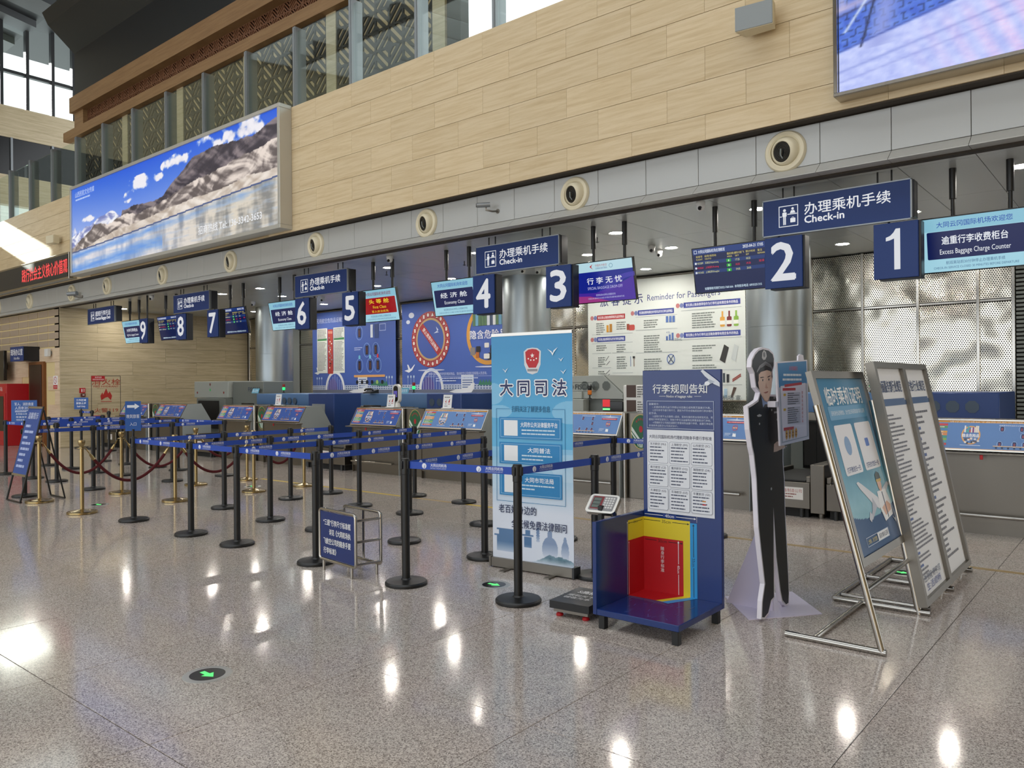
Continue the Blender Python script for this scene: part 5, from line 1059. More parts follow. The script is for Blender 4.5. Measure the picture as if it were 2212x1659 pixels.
# ------------------------------------------------------------------ brass posts and velvet ropes
bp = thing('brass_post', 'x', 'rope post', (0, 0, 0), 0, 'brass posts of the velvet rope line')
MB().lathe([(0, 0), (.165, 0), (.172, .004), (.172, .024), (.165, .03), (.12, .034), (.05, .05), (.03, .055)], 40).build('base', 'brass', bp); MB().lathe([(.024, .05), (.024, .80)], 20).build('post', 'brass', bp)
MB().lathe([(.024, .80), (.034, .802), (.034, .812), (.026, .816), (.026, .835), (.036, .848), (.042, .89), (.038, .905), (0, .908)], 24).build('finial', 'brass', bp); MB().tube([(.05 * math.cos(k * PI / 8), .05 * math.sin(k * PI / 8), .806) for k in range(16)], .006, 6, closed=True).build('hook_ring', 'brass', bp)
BP = {1: (-10.244, 4.032), 2: (-11.719, 4.069), 3: (-11.69, 5.148), 4: (-10.279, 5.236), 5: (-11.7, 6.30), 6: (-11.632, 7.156), 7: (-10.244, 6.41), 8: (-10.192, 7.25)}
BL = {1: 'brass rope post standing farthest forward by the arrow sign', 2: 'brass rope post in front of the easel sign', 3: 'brass rope post behind the arrow sign post', 4: 'brass rope post between arrow sign row and priority row, second from the front', 5: 'brass rope post on the far side, third from the front', 6: 'brass rope post on the far side, last before the counters', 7: 'brass rope post on the near side, third from the front', 8: 'brass rope post on the near side, last before the counters'}
for i, (k, (x, y)) in enumerate(BP.items()):
    if i == 0: bp.location = (x, y, 0); bp['label'] = BL[k]
    else: dup(bp, (x, y, 0), BL[k])
def rope(a, b, sag, label):
    A = Vector(BP[a] + (.79,)); B = Vector(BP[b] + (.79,)); d = (B - A).normalized(); A += d * .055; B -= d * .055
    t = thing('velvet_rope', label, 'rope', tuple((A + B) / 2 - Vector((0, 0, sag))), 0, 'dark red velvet ropes'); pts = []
    for i in range(25): k = i / 24; p = A.lerp(B, k); p.z -= sag * (1 - (2 * k - 1) ** 2); pts.append(p)
    MB().tube(pts[2:-2], .019, 10).build('cord', 'rope_red', t)
    for q in (pts[:3], pts[-3:][::-1]): MB().tube([q[0], q[1]], .008, 8).cyl(q[1], q[2], .016, .022, 12).build('hook', 'brass', t)
rope(2, 3, .44, 'dark red velvet rope sagging from the brass post by the easel'); rope(1, 4, .44, 'dark red velvet rope sagging from the front brass post'); rope(3, 5, .44, 'dark red velvet rope between the second and third far posts'); rope(4, 7, .44, 'dark red velvet rope between the second and third near posts'); rope(5, 6, .36, 'dark red velvet rope between the last two far posts'); rope(7, 8, .4, 'dark red velvet rope between the last two near posts')

# black tube easel with a blue notice
t = thing('easel_sign', 'leaning blue notice on a black tube easel beside the brass posts', 'sign stand', (-12.03, 4.05, 0)); x0, x1 = -12.30, -11.80
for x in (x0, x1): MB().tube([(x, 4.16, 1.30), (x, 3.86, .012), (x, 3.88, .012)], .011, 8).tube([(x, 4.16, 1.25), (x, 4.42, .012)], .011, 8).build('leg', 'black_paint', t)
MB().cyl((x0, 3.865, .012), (x1, 3.865, .012), .011, n=8).build('foot_bar', 'black_paint', t); MB().cyl((x0, 4.42, .012), (x1, 4.42, .012), .011, n=8).build('foot_bar', 'black_paint', t)
F = FR((x0 + .01, 3.93, .36), (1, 0, 0), (0, .21, .91)); mb = MB(); mb.add([F @ Vector((a, b, c)) for c in (-.01, 0) for b in (0, .93) for a in (0, .48)], [(0, 2, 3, 1), (4, 5, 7, 6), (0, 1, 5, 4), (2, 6, 7, 3), (0, 4, 6, 2), (1, 3, 7, 5)]); mb.build('notice', pm('#2c4c94', 0), t, False)
for v in (-.012, .93): mb = MB(); mb.add([F @ Vector((a, b, c)) for c in (-.016, .01) for b in (v, v + .03) for a in (-.01, .49)], [(0, 2, 3, 1), (4, 5, 7, 6), (0, 1, 5, 4), (2, 6, 7, 3), (0, 4, 6, 2), (1, 3, 7, 5)]); mb.build('clamp_bar', 'polished_steel', t, False)
s = Sheet(F); s.text('温馨提示', .24, .83, .09, '#d6def0', .36); 
for i in range(8): s.lines(.06, .70 - i * .08, .42, 1, .05, .035, '#aab9e0', i, .5)
s.done('lettering', t)
# ------------------------------------------------------------------ floor exit lights
fl = thing('floor_arrow_light', 'x', 'floor light', (0, 0, 0), 0, 'green arrow lights set in the floor')
MB().lathe([(.092, .0015), (.126, .0015), (.128, .0005)], 40).build('rim', 'rim_metal', fl); MB().lathe([(0, .002), (.092, .002), (.092, .0006)], 36).build('lens', 'black_gloss', fl)
MB().prism([(-.055, -.014), (.0, -.014), (.0, -.036), (.06, .0), (.0, .036), (.0, .014), (-.055, .014)], .0022, .0026, 'z').build('arrow', 'green_light', fl, False)
for i, ((x, y), l) in enumerate((((-3.955, 2.185), 'round green arrow light in the open floor'), ((-3.968, 4.557), 'round green arrow light in front of the roll-up banner'), ((-1.604, 6.866), 'round green arrow light under the leaning sign stands'), ((-10.834, 4.471), 'round green arrow light between the brass posts'), ((-10.825, 6.75), 'round floor light farther back between the brass posts'))):
    if i == 0: fl.location = (x, y, 0); fl['label'] = l
    else: dup(fl, (x, y, 0), l)

# ------------------------------------------------------------------ roll-up banner
P0, P1 = Vector((-4.376, 5.02, 0)), Vector((-3.577, 5.08, 0)); u = (P1 - P0).normalized(); nrm = u.cross(Vector((0, 0, 1)))
t = thing('roll_up_banner', 'tall blue roll-up banner with a red emblem standing in the queue', 'banner', tuple((P0 + P1) / 2)); t.rotation_euler.z = math.atan2(u.y, u.x)
F = FR(P0 + nrm * .0, u, (0, 0, 1)); G = lambda a, b, c: F @ Vector((a, b, c))
def fbox(mb, a0, a1, b0, b1, c0, c1): return mb.add([G(a, b, c) for c in (c0, c1) for b in (b0, b1) for a in (a0, a1)], [(0, 2, 3, 1), (4, 5, 7, 6), (0, 1, 5, 4), (2, 6, 7, 3), (0, 4, 6, 2), (1, 3, 7, 5)])
fbox(MB(), 0, .80, .012, .085, -.06, .03).build('cassette', 'stainless', t, False); fbox(MB(), .80, .82, .006, .092, -.065, .035).build('end_cap', 'dark_plastic', t, False); fbox(MB(), -.02, 0, .006, .092, -.065, .035).build('end_cap', 'stainless', t, False)
for a in (.16, .60): fbox(MB(), a, a + .05, 0, .012, -.12, .14).build('foot', 'stainless', t, False)
MB().cyl(G(.4, .05, -.04), G(.4, 1.95, -.03), .009, n=8).build('mast', 'stainless', t); fbox(MB(), 0, .80, 1.955, 1.98, -.012, .006).build('top_bar', 'polished_steel', t, False)
def banner_pic(a, b):
    c0, c1, c2 = np.array([38, 140, 196]), np.array([92, 178, 222]), np.array([222, 230, 244]); k = b[:, None]
    r = np.where(k > .5, c1 + (c0 - c1) * np.clip((k - .5) / .45, 0, 1), c2 + (c1 - c2) * np.clip((k - .22) / .42, 0, 1))
    cl = np.zeros_like(a)
    for cu, cv, su, sv in ((.0, .74, .16, .05), (.98, .66, .22, .05), (.08, .66, .18, .03), (.95, .42, .2, .06), (.05, .36, .16, .05)): cl = np.maximum(cl, (((a - cu) / su) ** 2 + ((b - cv) / sv) ** 2 < 1) * .35)
    r = r * (1 - cl[:, None]) + np.array([214, 232, 246]) * cl[:, None]
    def sil(mask, c, base, fade): 
        nonlocal r
        kk = (mask * np.clip((b - base) / fade, 0, 1) * .85)[:, None]; r = r * (1 - kk) + np.array(c) * kk
    gate = ((a > .05) & (a < .34) & (b > .03) & (b < .098)) | ((a > .02) & (a < .37) & (b > .098) & (b < .106)) | ((a > .08) & (a < .31) & (b > .106) & (b < .126)) | ((a > .05) & (a < .34) & (b > .126) & (b < .133)) | ((a > .4) & (a < .5) & (b > .06) & (b < .11)) | ((a > .38) & (a < .52) & (b > .11) & (b < .118)) | ((a > .42) & (a < .48) & (b > .118) & (b < .14))
    sil(gate, (62, 104, 152), .015, .06)
    bud = (((a - .72) / .095) ** 2 + ((b - .065) / .055) ** 2 < 1) & (b > .03) | (((a - .72) / .03) ** 2 + ((b - .128) / .022) ** 2 < 1) | (((a - .90) / .045) ** 2 + ((b - .06) / .05) ** 2 < 1) & (b > .03) | (((a - .90) / .018) ** 2 + ((b - .112) / .014) ** 2 < 1)
    sil(bud, (118, 142, 180), .02, .07)
    pag = (np.abs(a - .575) < .014 + .01 * (np.modf(b * 90)[0] > .5)) & (b > .09) & (b < .155); sil(pag, (96, 126, 170), .08, .04)
    mt = b < np.interp(a, [.45, .6, .72, .8, .92, 1], [-.01, .022, .045, .038, .03, .02]) + (fbm(a * 14, a * 0, 3) - .5) * .02; n = fbm(a * 18, b * 60, 5); mc = np.stack([60 + 90 * n, 92 + 90 * n, 110 + 90 * n], 1); kk = (mt * np.clip((b + .004) / .03, 0, 1))[:, None]; r = r * (1 - kk) + mc * kk
    return r
painted('sheet_picture', FR(G(0, .085, .002), u, (0, 0, 1)), .80, 1.872, 180, 400, banner_pic, 0, t); MATS['picture_0'].node_tree.nodes['Principled BSDF'].inputs['Roughness'].default_value = .22
fbox(MB(), 0, .80, .085, 1.957, -.002, .002).build('sheet', 'foam_white', t, False)
s = Sheet(FR(G(0, 0, .003), u, (0, 0, 1)))
sx, sy = .42, 1.73; s.poly([(sx - .085, sy + .09), (sx - .05, sy + .115), (sx, sy + .12), (sx + .05, sy + .115), (sx + .085, sy + .09), (sx + .08, sy - .02), (sx + .05, sy - .085), (sx, sy - .1), (sx - .05, sy - .085), (sx - .08, sy - .02)], '#d8dade'); s.poly([(sx - .07, sy + .085), (sx - .04, sy + .105), (sx, sy + .11), (sx + .04, sy + .105), (sx + .07, sy + .085), (sx + .062, sy), (sx + .035, sy - .045), (sx - .035, sy - .045), (sx - .062, sy)], '#bd1c28')
s.poly([(sx + .022 * math.cos(PI / 2 + k * PI / 5) * (1 if k % 2 == 0 else .4), sy + .055 + .022 * math.sin(PI / 2 + k * PI / 5) * (1 if k % 2 == 0 else .4)) for k in range(10)], '#f2ece8')
for dx, dy in ((-.04, .03), (-.015, .018), (.015, .018), (.04, .03)): s.ell(sx + dx, sy + dy, .007, .007, '#f2ece8', 8)
s.rect(sx - .05, sy - .075, sx + .05, sy - .055, '#8d9096')
for k, c in enumerate('大同司法'): s.text(c, .155 + k * .175, 1.52, .135, '#f2f6fa', bold=.07); s.text(c, .155 + k * .175, 1.52, .13, '#1b2a5c', bold=.02)
s.text('扫码关注了解更多信息', .40, 1.345, .05, '#1f6a92', .38, bold=.01); tq = '#2f7fae'
for a, b in (((.05, 1.345), (.19, 1.345)), ((.61, 1.345), (.73, 1.345)), ((.05, 1.345), (.05, .57)), ((.73, 1.345), (.73, .57)), ((.05, .57), (.73, .57))): s.line(a, b, .004, tq)
for z0, z1, head, lay in ((1.095, 1.275, '大同市公共法律服务平台', 1), (.885, 1.065, '大同普法', 2), (.62, .82, '大同市司法局', 3)):
    s.rect(.08, z0, .70, z1, '#2a86c2'); s.frame(.095, z0 + .012, .685, z1 - .012, .003, '#a8d4ee'); s.rect(.13, z0 + .025, .27, z1 - .025, '#eef1f4'); s.text(head, .48, z1 - .06, .042, '#f2f7fb', .36 if lay == 1 else .22 if lay == 2 else .28, bold=.012); s.lines(.31, z1 - .1, .64, 2, .03, .011, '#cfe6f4', lay, .1)
s.text('老百姓身边的', .07, .505, .07, '#27335a', .38, 'l', .01); s.text('全天候免费法律顾问', .20, .39, .07, '#27335a', .54, 'l', .01)
for x, z, k in ((.62, 1.80, .05), (.70, 1.74, .025), (.72, 1.64, .03), (.15, 1.66, .03)): s.poly([(x - k, z + k * .7), (x - k * .3, z + k * .1), (x, z - k * .4), (x + k * .3, z + k * .1), (x + k, z + k * .9), (x + k * .2, z + k * .4), (x, z), (x - k * .2, z + k * .3)], '#e8f2f8')
s.done('lettering', t)

# ------------------------------------------------------------------ luggage size gauge with the baggage rules board
t = thing('luggage_size_gauge', 'navy luggage size gauge with yellow and red corner and a tall rules board', 'size gauge', (-2.45, 4.44, 0)); X0_, X1_, Y0_, Y1_ = -2.745, -2.172, 4.14, 4.735
for x, y in ((X0_ + .03, Y0_ + .03), (X1_ - .03, Y0_ + .03), (X1_ - .03, Y1_ - .03), (X0_ + .03, Y1_ - .03)): MB().rbox(x - .022, x + .022, y - .022, y + .022, 0, .085, .003).build('leg', 'black_paint', t)
MB().rbox(X0_, X1_, Y0_, Y1_, .085, .125, .003).build('base_plate', 'navy_board', t); MB().rbox(X0_, X1_, Y1_, Y1_ + .035, .085, 1.637, .003).build('back_board', 'navy_board', t); MB().rbox(X0_ - .03, X0_, Y0_, Y1_ + .035, .085, .672, .003).build('side_board', 'navy_board', t)
wh, bk = '#dfe2e6', '#15161a'
s = Sheet(front(X0_, Y1_, .125)); W_ = X1_ - X0_
s.rect(0, 0, .40, .495, '#2b93d2'); s.rect(0, 0, .35, .505, '#d9c52e'); s.rect(0, 0, .30, .37, '#b3121c')
s.arrow((.0, .485), (.345, .485), .004, .014, bk); s.rect(.13, .475, .22, .497, '#d9c52e'); s.text('35cm', .175, .485, .022, bk); s.arrow((.01, .35), (.297, .35), .004, .014, bk); s.rect(.1, .34, .19, .36, '#b3121c'); s.text('30cm', .145, .35, .022, bk); s.arrow((.01, .525), (.395, .525), .004, .014, wh); s.rect(.15, .515, .25, .536, '#1c3a86'); s.text('40cm', .20, .525, .022, wh); s.line((.40, .50), (.40, .54), .002, wh)
s.arrow((.375, .005), (.375, .49), .004, .014, bk); s.rect(.368, .2, .382, .27, '#2b93d2'); s.text('55cm', .375, .235, .018, bk, rot=-PI / 2); s.arrow((.265, .005), (.265, .365), .004, .014, wh); s.rect(.258, .14, .272, .21, '#b3121c'); s.text('40cm', .265, .175, .018, wh, rot=-PI / 2); s.text('随身行李标准', .145, .30, .026, wh, vert=True)
v = lambda y: 1.55 - (y - 829.5) / 319 - .125
s.text('行李规则告知', W_ * .49, v(842), .062, wh, .40, bold=.012); s.text('Notice of baggage rules', W_ * .49, v(858), .016, wh, .19, bold=.01); s.line((.13, v(858)), (.18, v(858)), .002, wh); s.line((.39, v(858)), (.44, v(858)), .002, wh)
s.frame(.035, v(928), W_ - .045, v(868), .003, '#b9c4da')
for i, (tx, ind) in enumerate((('温馨提示:', 0), ('1.机票的免费托运行李额以对应舱位或购票页面展示为准。', 1), ('2.您可参考手提行李尺寸，提前为不符合规格规定的行李办理托', 1), ('运手续。', 0), ('3.超限行李不允许携带入客舱，若未在值机柜台按规定托运，将', 1), ('超规行李带至登机口，导致行李无法运输等后果需旅客自行承担。', 0), ('4.根据航空公司规定超额行李需收取逾重行李费，逾重行李收费', 1), ('标准按承运航空公司规定执行。', 0))): s.text(tx, .05 + ind * .03, v(875 + i * 6.7), .0145, '#c3cde2', min(.47 - ind * .03, len(tx) * .0158), 'l')
s.rect(.035, v(1111), W_ - .045, v(931), '#dde1e8'); s.text('大同云冈国际机场代理航司随身手提行李标准', W_ * .5 - .005, v(946), .024, '#232b4a', .46, bold=.015)
for k, nme in enumerate(('东方航空 (MU)', '上海航空 (FM)', '山东航空 (SC)', '南方航空 (CZ)', '重庆航空 (OQ)', '瑞丽航空 (DR)', '天津航空 (GS)', '东海航空 (DZ)', '华夏航空 (G5)')):
    c, r_ = k % 3, k // 3; a0 = .045 + c * .16; z1 = v(956 + r_ * 50.5); s.rr(a0, z1 - .148, a0 + .15, z1, .012, '#59637c'); s.rr(a0 + .002, z1 - .146, a0 + .148, z1 - .002, .011, '#dde1e8'); s.text(nme, a0 + .075, z1 - .018, .017, '#2b3350', .12, bold=.012); s.lines(a0 + .012, z1 - .036, a0 + .138, 5, .022, .008, '#4a5268', k, .35)
    if k == 8: s.lines(a0 + .08, z1 - .06, a0 + .138, 1, .02, .008, '#c88a3a', 2, 0); s.lines(a0 + .08, z1 - .082, a0 + .138, 1, .02, .008, '#b8303c', 2, 0)
s.poly([(.44, v(805)), (.455, v(802)), (.5, v(812)), (.56, v(826)), (.572, v(830)), (.572, v(838)), (.53, v(832)), (.47, v(816))], '#d3d9e2'); s.poly([(.50, v(822)), (.45, v(836)), (.48, v(836)), (.54, v(828))], '#aab4c2'); s.ell(.485, v(831), .018, .014, '#e4e8ee', 14); s.done('print', t)
s = Sheet(FR((X0_, Y1_ - .22, .125), (0, 1, 0), (0, 0, 1))); s.rect(.01, 0, .22, .505, '#d9c52e'); s.rect(.01, 0, .22, .37, '#b3121c'); s.arrow((.2, .485), (.015, .485), .004, .014, bk); s.text('20cm', .11, .485, .018, bk); s.arrow((.0, .01), (.0, .5), .003, .012, wh); s.arrow((.02, .01), (.02, .365), .003, .012, wh); s.done('print', t)
s = Sheet(FR((X0_, Y1_ - .22, .125), (1, 0, 0), (0, 1, 0)), z0=.0008); s.poly([(0, .02), (.22, 0.02), (.40, .22), (0, .22)][:2] + [(.40 - .1, .0), (.40, .22), (0, .22)], '#2b93d2'); s.poly([(0, .02), (.25, .02), (.35, .22), (0, .22)], '#d9c52e'); s.poly([(0, .02), (.20, .02), (.30, .22), (0, .22)], '#b3121c')
rnd = random.Random(3)
for i in range(26): a, b = .03 + rnd.random() * .5, -.35 + rnd.random() * .33; s.line((a, b), (a + rnd.uniform(-.03, .03), b + rnd.uniform(.01, .06)), .0012, '#6d7aa4')
for k in range(3): s.line((.0, .012 - k * .012), (.26 + k * .03, .0 - k * .02), .0016, '#9aa4c0')
s.done('print', t)

# ------------------------------------------------------------------ platform scale
t = thing('platform_scale', 'black platform scale on red feet with a silver indicator head', 'scale', (-3.08, 4.5, 0))
a, b, c = onZ(1187, 1296, .105), onZ(1272, 1311, .105), onZ(1241, 1266, .105); ux = (b - a); ux.z = 0; wv = ux.length; ux.normalize(); vy = Vector((-ux.y, ux.x, 0)); F = FR((a.x, a.y, 0), ux, vy); dv = .40
def sb(a0, a1, b0, b1, c0, c1): return MB().add([F @ Vector((p, q, r)) for r in (c0, c1) for q in (b0, b1) for p in (a0, a1)], [(0, 2, 3, 1), (4, 5, 7, 6), (0, 1, 5, 4), (2, 6, 7, 3), (0, 4, 6, 2), (1, 3, 7, 5)])
sb(0, wv, 0, dv, .055, .105).build('platform', 'black_paint', t, False); sb(.02, wv - .02, .02, dv - .02, .03, .055).build('under_frame', 'stainless', t, False)
for p in ((.05, .05), (wv - .05, .05), (.05, dv - .05), (wv - .05, dv - .05)): MB().lathe([(.024, 0), (.026, .008), (.02, .018), (.01, .02), (.01, .032)], 14, Matrix.Translation(F @ Vector((p[0], p[1], 0)))).build('foot', 'fire_red', t)
s = Sheet(FR(F @ Vector((0, 0, .105)), ux, vy)); s.text('S高精度', wv * .55, dv * .72, .07, '#d8d8d8', .2, bold=.02); s.text('威利天下', wv * .45, dv * .48, .045, '#c8c8c8', .2, bold=.02); s.text('诚信为本', wv * .45, dv * .33, .045, '#c8c8c8', .2, bold=.02); s.done('lettering', t)
pp = F @ Vector((wv * .62, dv - .01, 0)); MB().rbox(pp.x - .018, pp.x + .018, pp.y - .018, pp.y + .018, .05, .70, .004).build('column', 'black_paint', t); ih = Vector((pp.x, pp.y, .70))
hf = FR(ih + Vector((-.115, -.04, -.045)), ux, vy * .72 + Vector((0, 0, .69))); mb = MB(); pr = rr_pts(.115, .08, .115, .08, .03)
mb.add([hf @ Vector((p, q, d)) for d in (-.03, 0) for p, q in pr], [tuple(range(len(pr) - 1, -1, -1)), tuple(range(len(pr), 2 * len(pr)))] + [(i, (i + 1) % len(pr), len(pr) + (i + 1) % len(pr), len(pr) + i) for i in range(len(pr))]); mb.build('indicator', 'polished_steel', t)
s = Sheet(hf, z0=.0015); s.rr(.02, .02, .21, .145, .01, '#8a8a8c'); s.rect(.03, .03, .115, .14, '#7a1c24'); s.rect(.036, .04, .098, .13, '#3a4340')
for i in range(3): s.rect(.04, .045 + i * .03, .094, .065 + i * .03, '#5d6a64')
for i in range(4):
    for j in range(5): s.rect(.125 + i * .02, .04 + j * .02, .139 + i * .02, .053 + j * .02, '#d2d2d0')
s.done('keypad_print', t)

# ------------------------------------------------------------------ steel frame for oversize luggage
t = thing('luggage_rack', 'low stainless luggage frame with a blue lettered plate', 'luggage rack', (-5.2, 4.13, 0)); A = Vector((-5.475, 4.05, 0)); B = Vector((-4.925, 3.985, 0)); D = Vector((.04, .225, 0)); up_ = Vector((0, 0, 1)); ux = (B - A).normalized(); Lw = (B - A).length
def loop(o): 
    pts = []
    for cx, cz, k in ((Lw - .03, .485, 0), (.03, .485, 1), (.03, .125, 2), (Lw - .03, .125, 3)): pts += [o + ux * (cx + .03 * math.cos((k + i / 4) * PI / 2)) + up_ * (cz + .03 * math.sin((k + i / 4) * PI / 2)) for i in range(5)]
    return MB().tube(pts, .0135, 10, closed=True)
loop(A).build('front_loop', 'polished_steel', t); loop(A + D).build('rear_loop', 'polished_steel', t)
for o in (A, A + D):
    for k in (.06, Lw - .06): MB().cyl(o + ux * k + up_ * .10, o + ux * k, .0125, n=10).build('leg', 'polished_steel', t)
for k in (0., Lw):
    for z in (.12, .30, .47): MB().cyl(A + ux * k + up_ * z, A + D + ux * k + up_ * z, .011, n=10).build('side_bar', 'polished_steel', t)
MB().cyl(A + D + ux * .3 + up_ * .1, A + D + ux * .3 + up_ * .51, .010, n=8).build('upright', 'polished_steel', t)
F = FR(A + ux * .018 + up_ * .112, ux, up_); mb = MB(); mb.add([F @ Vector((a, b, c)) for c in (-.004, .004) for b in (0, .386) for a in (0, Lw - .036)], [(0, 2, 3, 1), (4, 5, 7, 6), (0, 1, 5, 4), (2, 6, 7, 3), (0, 4, 6, 2), (1, 3, 7, 5)]); mb.build('plate', 'navy_board', t, False)
s = Sheet(F, z0=.0055); s.text('“三超”行李尺寸标准框', .05, .30, .05, wh, .42, 'l', .02); s.text('详见《大同机场执', .14, .222, .05, wh, .33, 'l', .02); s.text('飞航空公司的随身手提', .05, .144, .05, wh, .42, 'l', .02); s.text('行李标准》', .05, .066, .05, wh, .2, 'l', .02); s.done('lettering', t)

# ------------------------------------------------------------------ life-size police cut-out
t = thing('police_cutout', 'life-size foam board cut-out of a police officer in black uniform', 'cut-out', (-2.05, 5.3, 0)); XP = -1.98
za = lambda a, b: onX(1590 + a * .15674, 740 + b * .15674, XP); zb_ = lambda a, b: onX(1560 + a * .37975, 730 + b * .37975, XP); yz = lambda p: (p.y, max(p.z, .007))
OUT = [za(*p) for p in ((370, 65), (450, 85), (510, 140), (530, 220), (525, 330), (505, 400), (510, 480), (495, 560), (490, 620), (470, 715), (580, 720), (590, 800), (612, 1400), (700, 1425), (700, 1440), (650, 1465), (650, 1640))] + [zb_(*p) for p in ((355, 800), (360, 1000), (368, 1150), (378, 1350), (382, 1450), (380, 1530), (362, 1545), (340, 1500), (328, 1440), (305, 1250), (292, 985), (296, 1200), (298, 1480), (280, 1500), (265, 1570), (240, 1608), (222, 1600), (226, 1500), (240, 1400), (222, 1240), (205, 1080), (192, 800))] + [za(*p) for p in ((240, 1555), (215, 1440), (180, 1200), (165, 950), (160, 880), (230, 840), (300, 790), (325, 690), (270, 620), (250, 480), (245, 430), (205, 340), (215, 230), (260, 140), (310, 85))]
O2 = [yz(p) for p in OUT]; MB().prism(O2, XP - .03, XP, 'x').build('foam_figure', 'foam_white', t, False)
def inset(P_, d):
    n = len(P_); ar = sum(P_[i][0] * P_[(i + 1) % n][1] - P_[(i + 1) % n][0] * P_[i][1] for i in range(n)); sg = 1 if ar > 0 else -1; R = []
    for i in range(n):
        a, b, c = Vector(P_[i - 1]), Vector(P_[i]), Vector(P_[(i + 1) % n]); n1 = (b - a).normalized(); n2 = (c - b).normalized(); m_ = Vector((-(n1 + n2).y, (n1 + n2).x)); m_ = m_.normalized() if m_.length > 1e-4 else Vector((-n1.y, n1.x)); k = min(2., 1 / max(.5, m_.dot(Vector((-n1.y, n1.x)))))
        R.append(tuple(b + m_ * d * k * sg))
    return R
s = Sheet(FR((XP, 0, 0), (0, 1, 0), (0, 0, 1)), z0=.0006); q = lambda *ps: [yz(za(*p)) for p in ps]; s.poly(inset(O2, .013), '#0c0d0f'); sk = '#e3c6b5'
s.poly(q((300, 440), (296, 520), (318, 640), (345, 720), (385, 790), (420, 815), (450, 790), (478, 690), (492, 590), (496, 470), (490, 400), (420, 378), (330, 400)), sk); s.poly(q((285, 440), (300, 560), (312, 520), (312, 440), (340, 405), (300, 410)), '#26221f'); s.poly(q((480, 380), (496, 470), (488, 500), (484, 420), (470, 390)), '#26221f')
s.poly(q((345, 735), (385, 800), (420, 822), (452, 800), (462, 770), (458, 860), (440, 935), (420, 870), (396, 850), (372, 895), (356, 800)), '#7d93bd'); s.poly(q((352, 700), (385, 795), (420, 818), (450, 795), (460, 740), (430, 800), (400, 790)), '#c9a48f'); s.poly(q((396, 850), (438, 848), (444, 930), (420, 925), (390, 900)), '#17181b')
for pts, c in ((((330, 478), (375, 470), (388, 482), (372, 482), (335, 492)), '#2c2320'), (((430, 470), (470, 452), (474, 462), (435, 484)), '#2c2320'), (((346, 520), (366, 508), (386, 520), (366, 530)), '#efe6e2'), (((432, 512), (450, 498), (468, 508), (450, 520)), '#efe6e2'), (((398, 625), (412, 545), (420, 600), (440, 622), (420, 634)), '#cfa593'), (((375, 690), (410, 678), (442, 668), (432, 690), (405, 702)), '#a8655f')): s.poly(q(*pts), c)
for a, b in ((366, 518), (450, 509)): p = yz(za(a, b)); s.ell(p[0], p[1], .010, .008, '#1c1613', 10)
for k in range(3): s.poly(q((282, 395 + k * 8), (320, 320 + k * 16), (400, 262 + k * 18), (470, 300 + k * 16), (496, 345 + k * 14), (496, 352 + k * 14), (468, 308 + k * 16), (400, 272 + k * 18), (325, 330 + k * 16), (284, 402 + k * 8)), '#8f9197')
s.poly(q((290, 420), (330, 350), (400, 325), (470, 340), (490, 375), (420, 380), (340, 405)), '#121315'); s.poly(q((380, 100), (410, 130), (420, 190), (400, 235), (372, 240), (352, 210), (358, 140)), '#b9babd'); s.poly(q((384, 125), (398, 150), (400, 190), (384, 205), (370, 185), (370, 145)), '#6d6f74')
s.poly(q((515, 1510), (520, 1400), (560, 1362), (606, 1365), (612, 1410), (690, 1428), (650, 1455), (560, 1500)), sk); s.poly(q((282, 1005), (320, 985), (352, 1000), (338, 1020), (300, 1024)), '#b9babd'); s.poly(q((520, 950), (572, 945), (572, 968), (520, 978)), '#c6c8cc')
for a, b in ((320, 1120), (488, 928), (564, 1060), (522, 760), (548, 752), (568, 748)): p = yz(za(a, b)); s.ell(p[0], p[1], .011, .008, '#b4b6ba', 8)
p = yz(zb_(278, 858)); s.ell(p[0], p[1], .012, .01, '#c9cacc', 10); s.done('print', t)
MB().prism([(XP - .03, .006), (XP - .03, .80), (-2.34, .006)], 5.17, 5.18, 'y').build('strut', 'lavender_board', t, False)
MB().prism([(-2.416, 5.313), (-2.062, 4.889), (-1.732, 5.316), (-2.086, 5.74)], 0, .006, 'z').build('base_sheet', 'lavender_board', t, False)
XB = -1.925; zq = lambda a, b: (lambda p: (p.y, p.z))(onX(1590 + a * .15674, 740 + b * .15674, XB))
MB().prism([zq(555, 268), (zq(980, 238)), zq(1008, 1330), zq(610, 1425)], XB - .012, XB, 'x').build('notice_board', 'foam_white', t, False); MB().prism([zq(860, 250), zq(862, 185), zq(890, 160), zq(930, 175), zq(940, 245)], XB - .012, XB - .002, 'x').build('finger_tab', 'foam_white', t, False)
MB().rbox(XP, XB, zq(565, 850)[0] - .03, zq(565, 850)[0] + .03, zq(565, 850)[1] - .02, zq(565, 850)[1] + .02, .003).build('clip', 'foam_white', t)
s = Sheet(FR((XB, 0, 0), (0, 1, 0), (0, 0, 1)), z0=.0006); g = lambda *ps: [zq(*p) for p in ps]
s.poly(g((570, 285), (968, 255), (975, 560), (592, 620)), '#3f86bd'); s.poly(g((592, 620), (975, 560), (985, 900), (1000, 1290), (625, 1390)), '#b9bcc8'); s.poly(g((612, 600), (955, 555), (975, 1285), (645, 1365)), '#ece6f2'); s.poly(g((665, 578), (905, 545), (905, 580), (668, 615)), '#c23a44')
m0 = zq(790, 355); s.text('反诈防骗提示', m0[0], m0[1], .03, '#d8444e', .16); 
for a, b, c in ((650, 430, 300), (640, 495, 270)): p, p2 = zq(a, b), zq(a + c, b - 18); s.lines(p[0], p[1], p2[0], 1, .02, .014, '#e8eef6', a, 0)
p, p2 = zq(640, 640), zq(818, 630); s.rect(p[0], p[1] - .012, p2[0], p[1] + .006, '#c23a44')
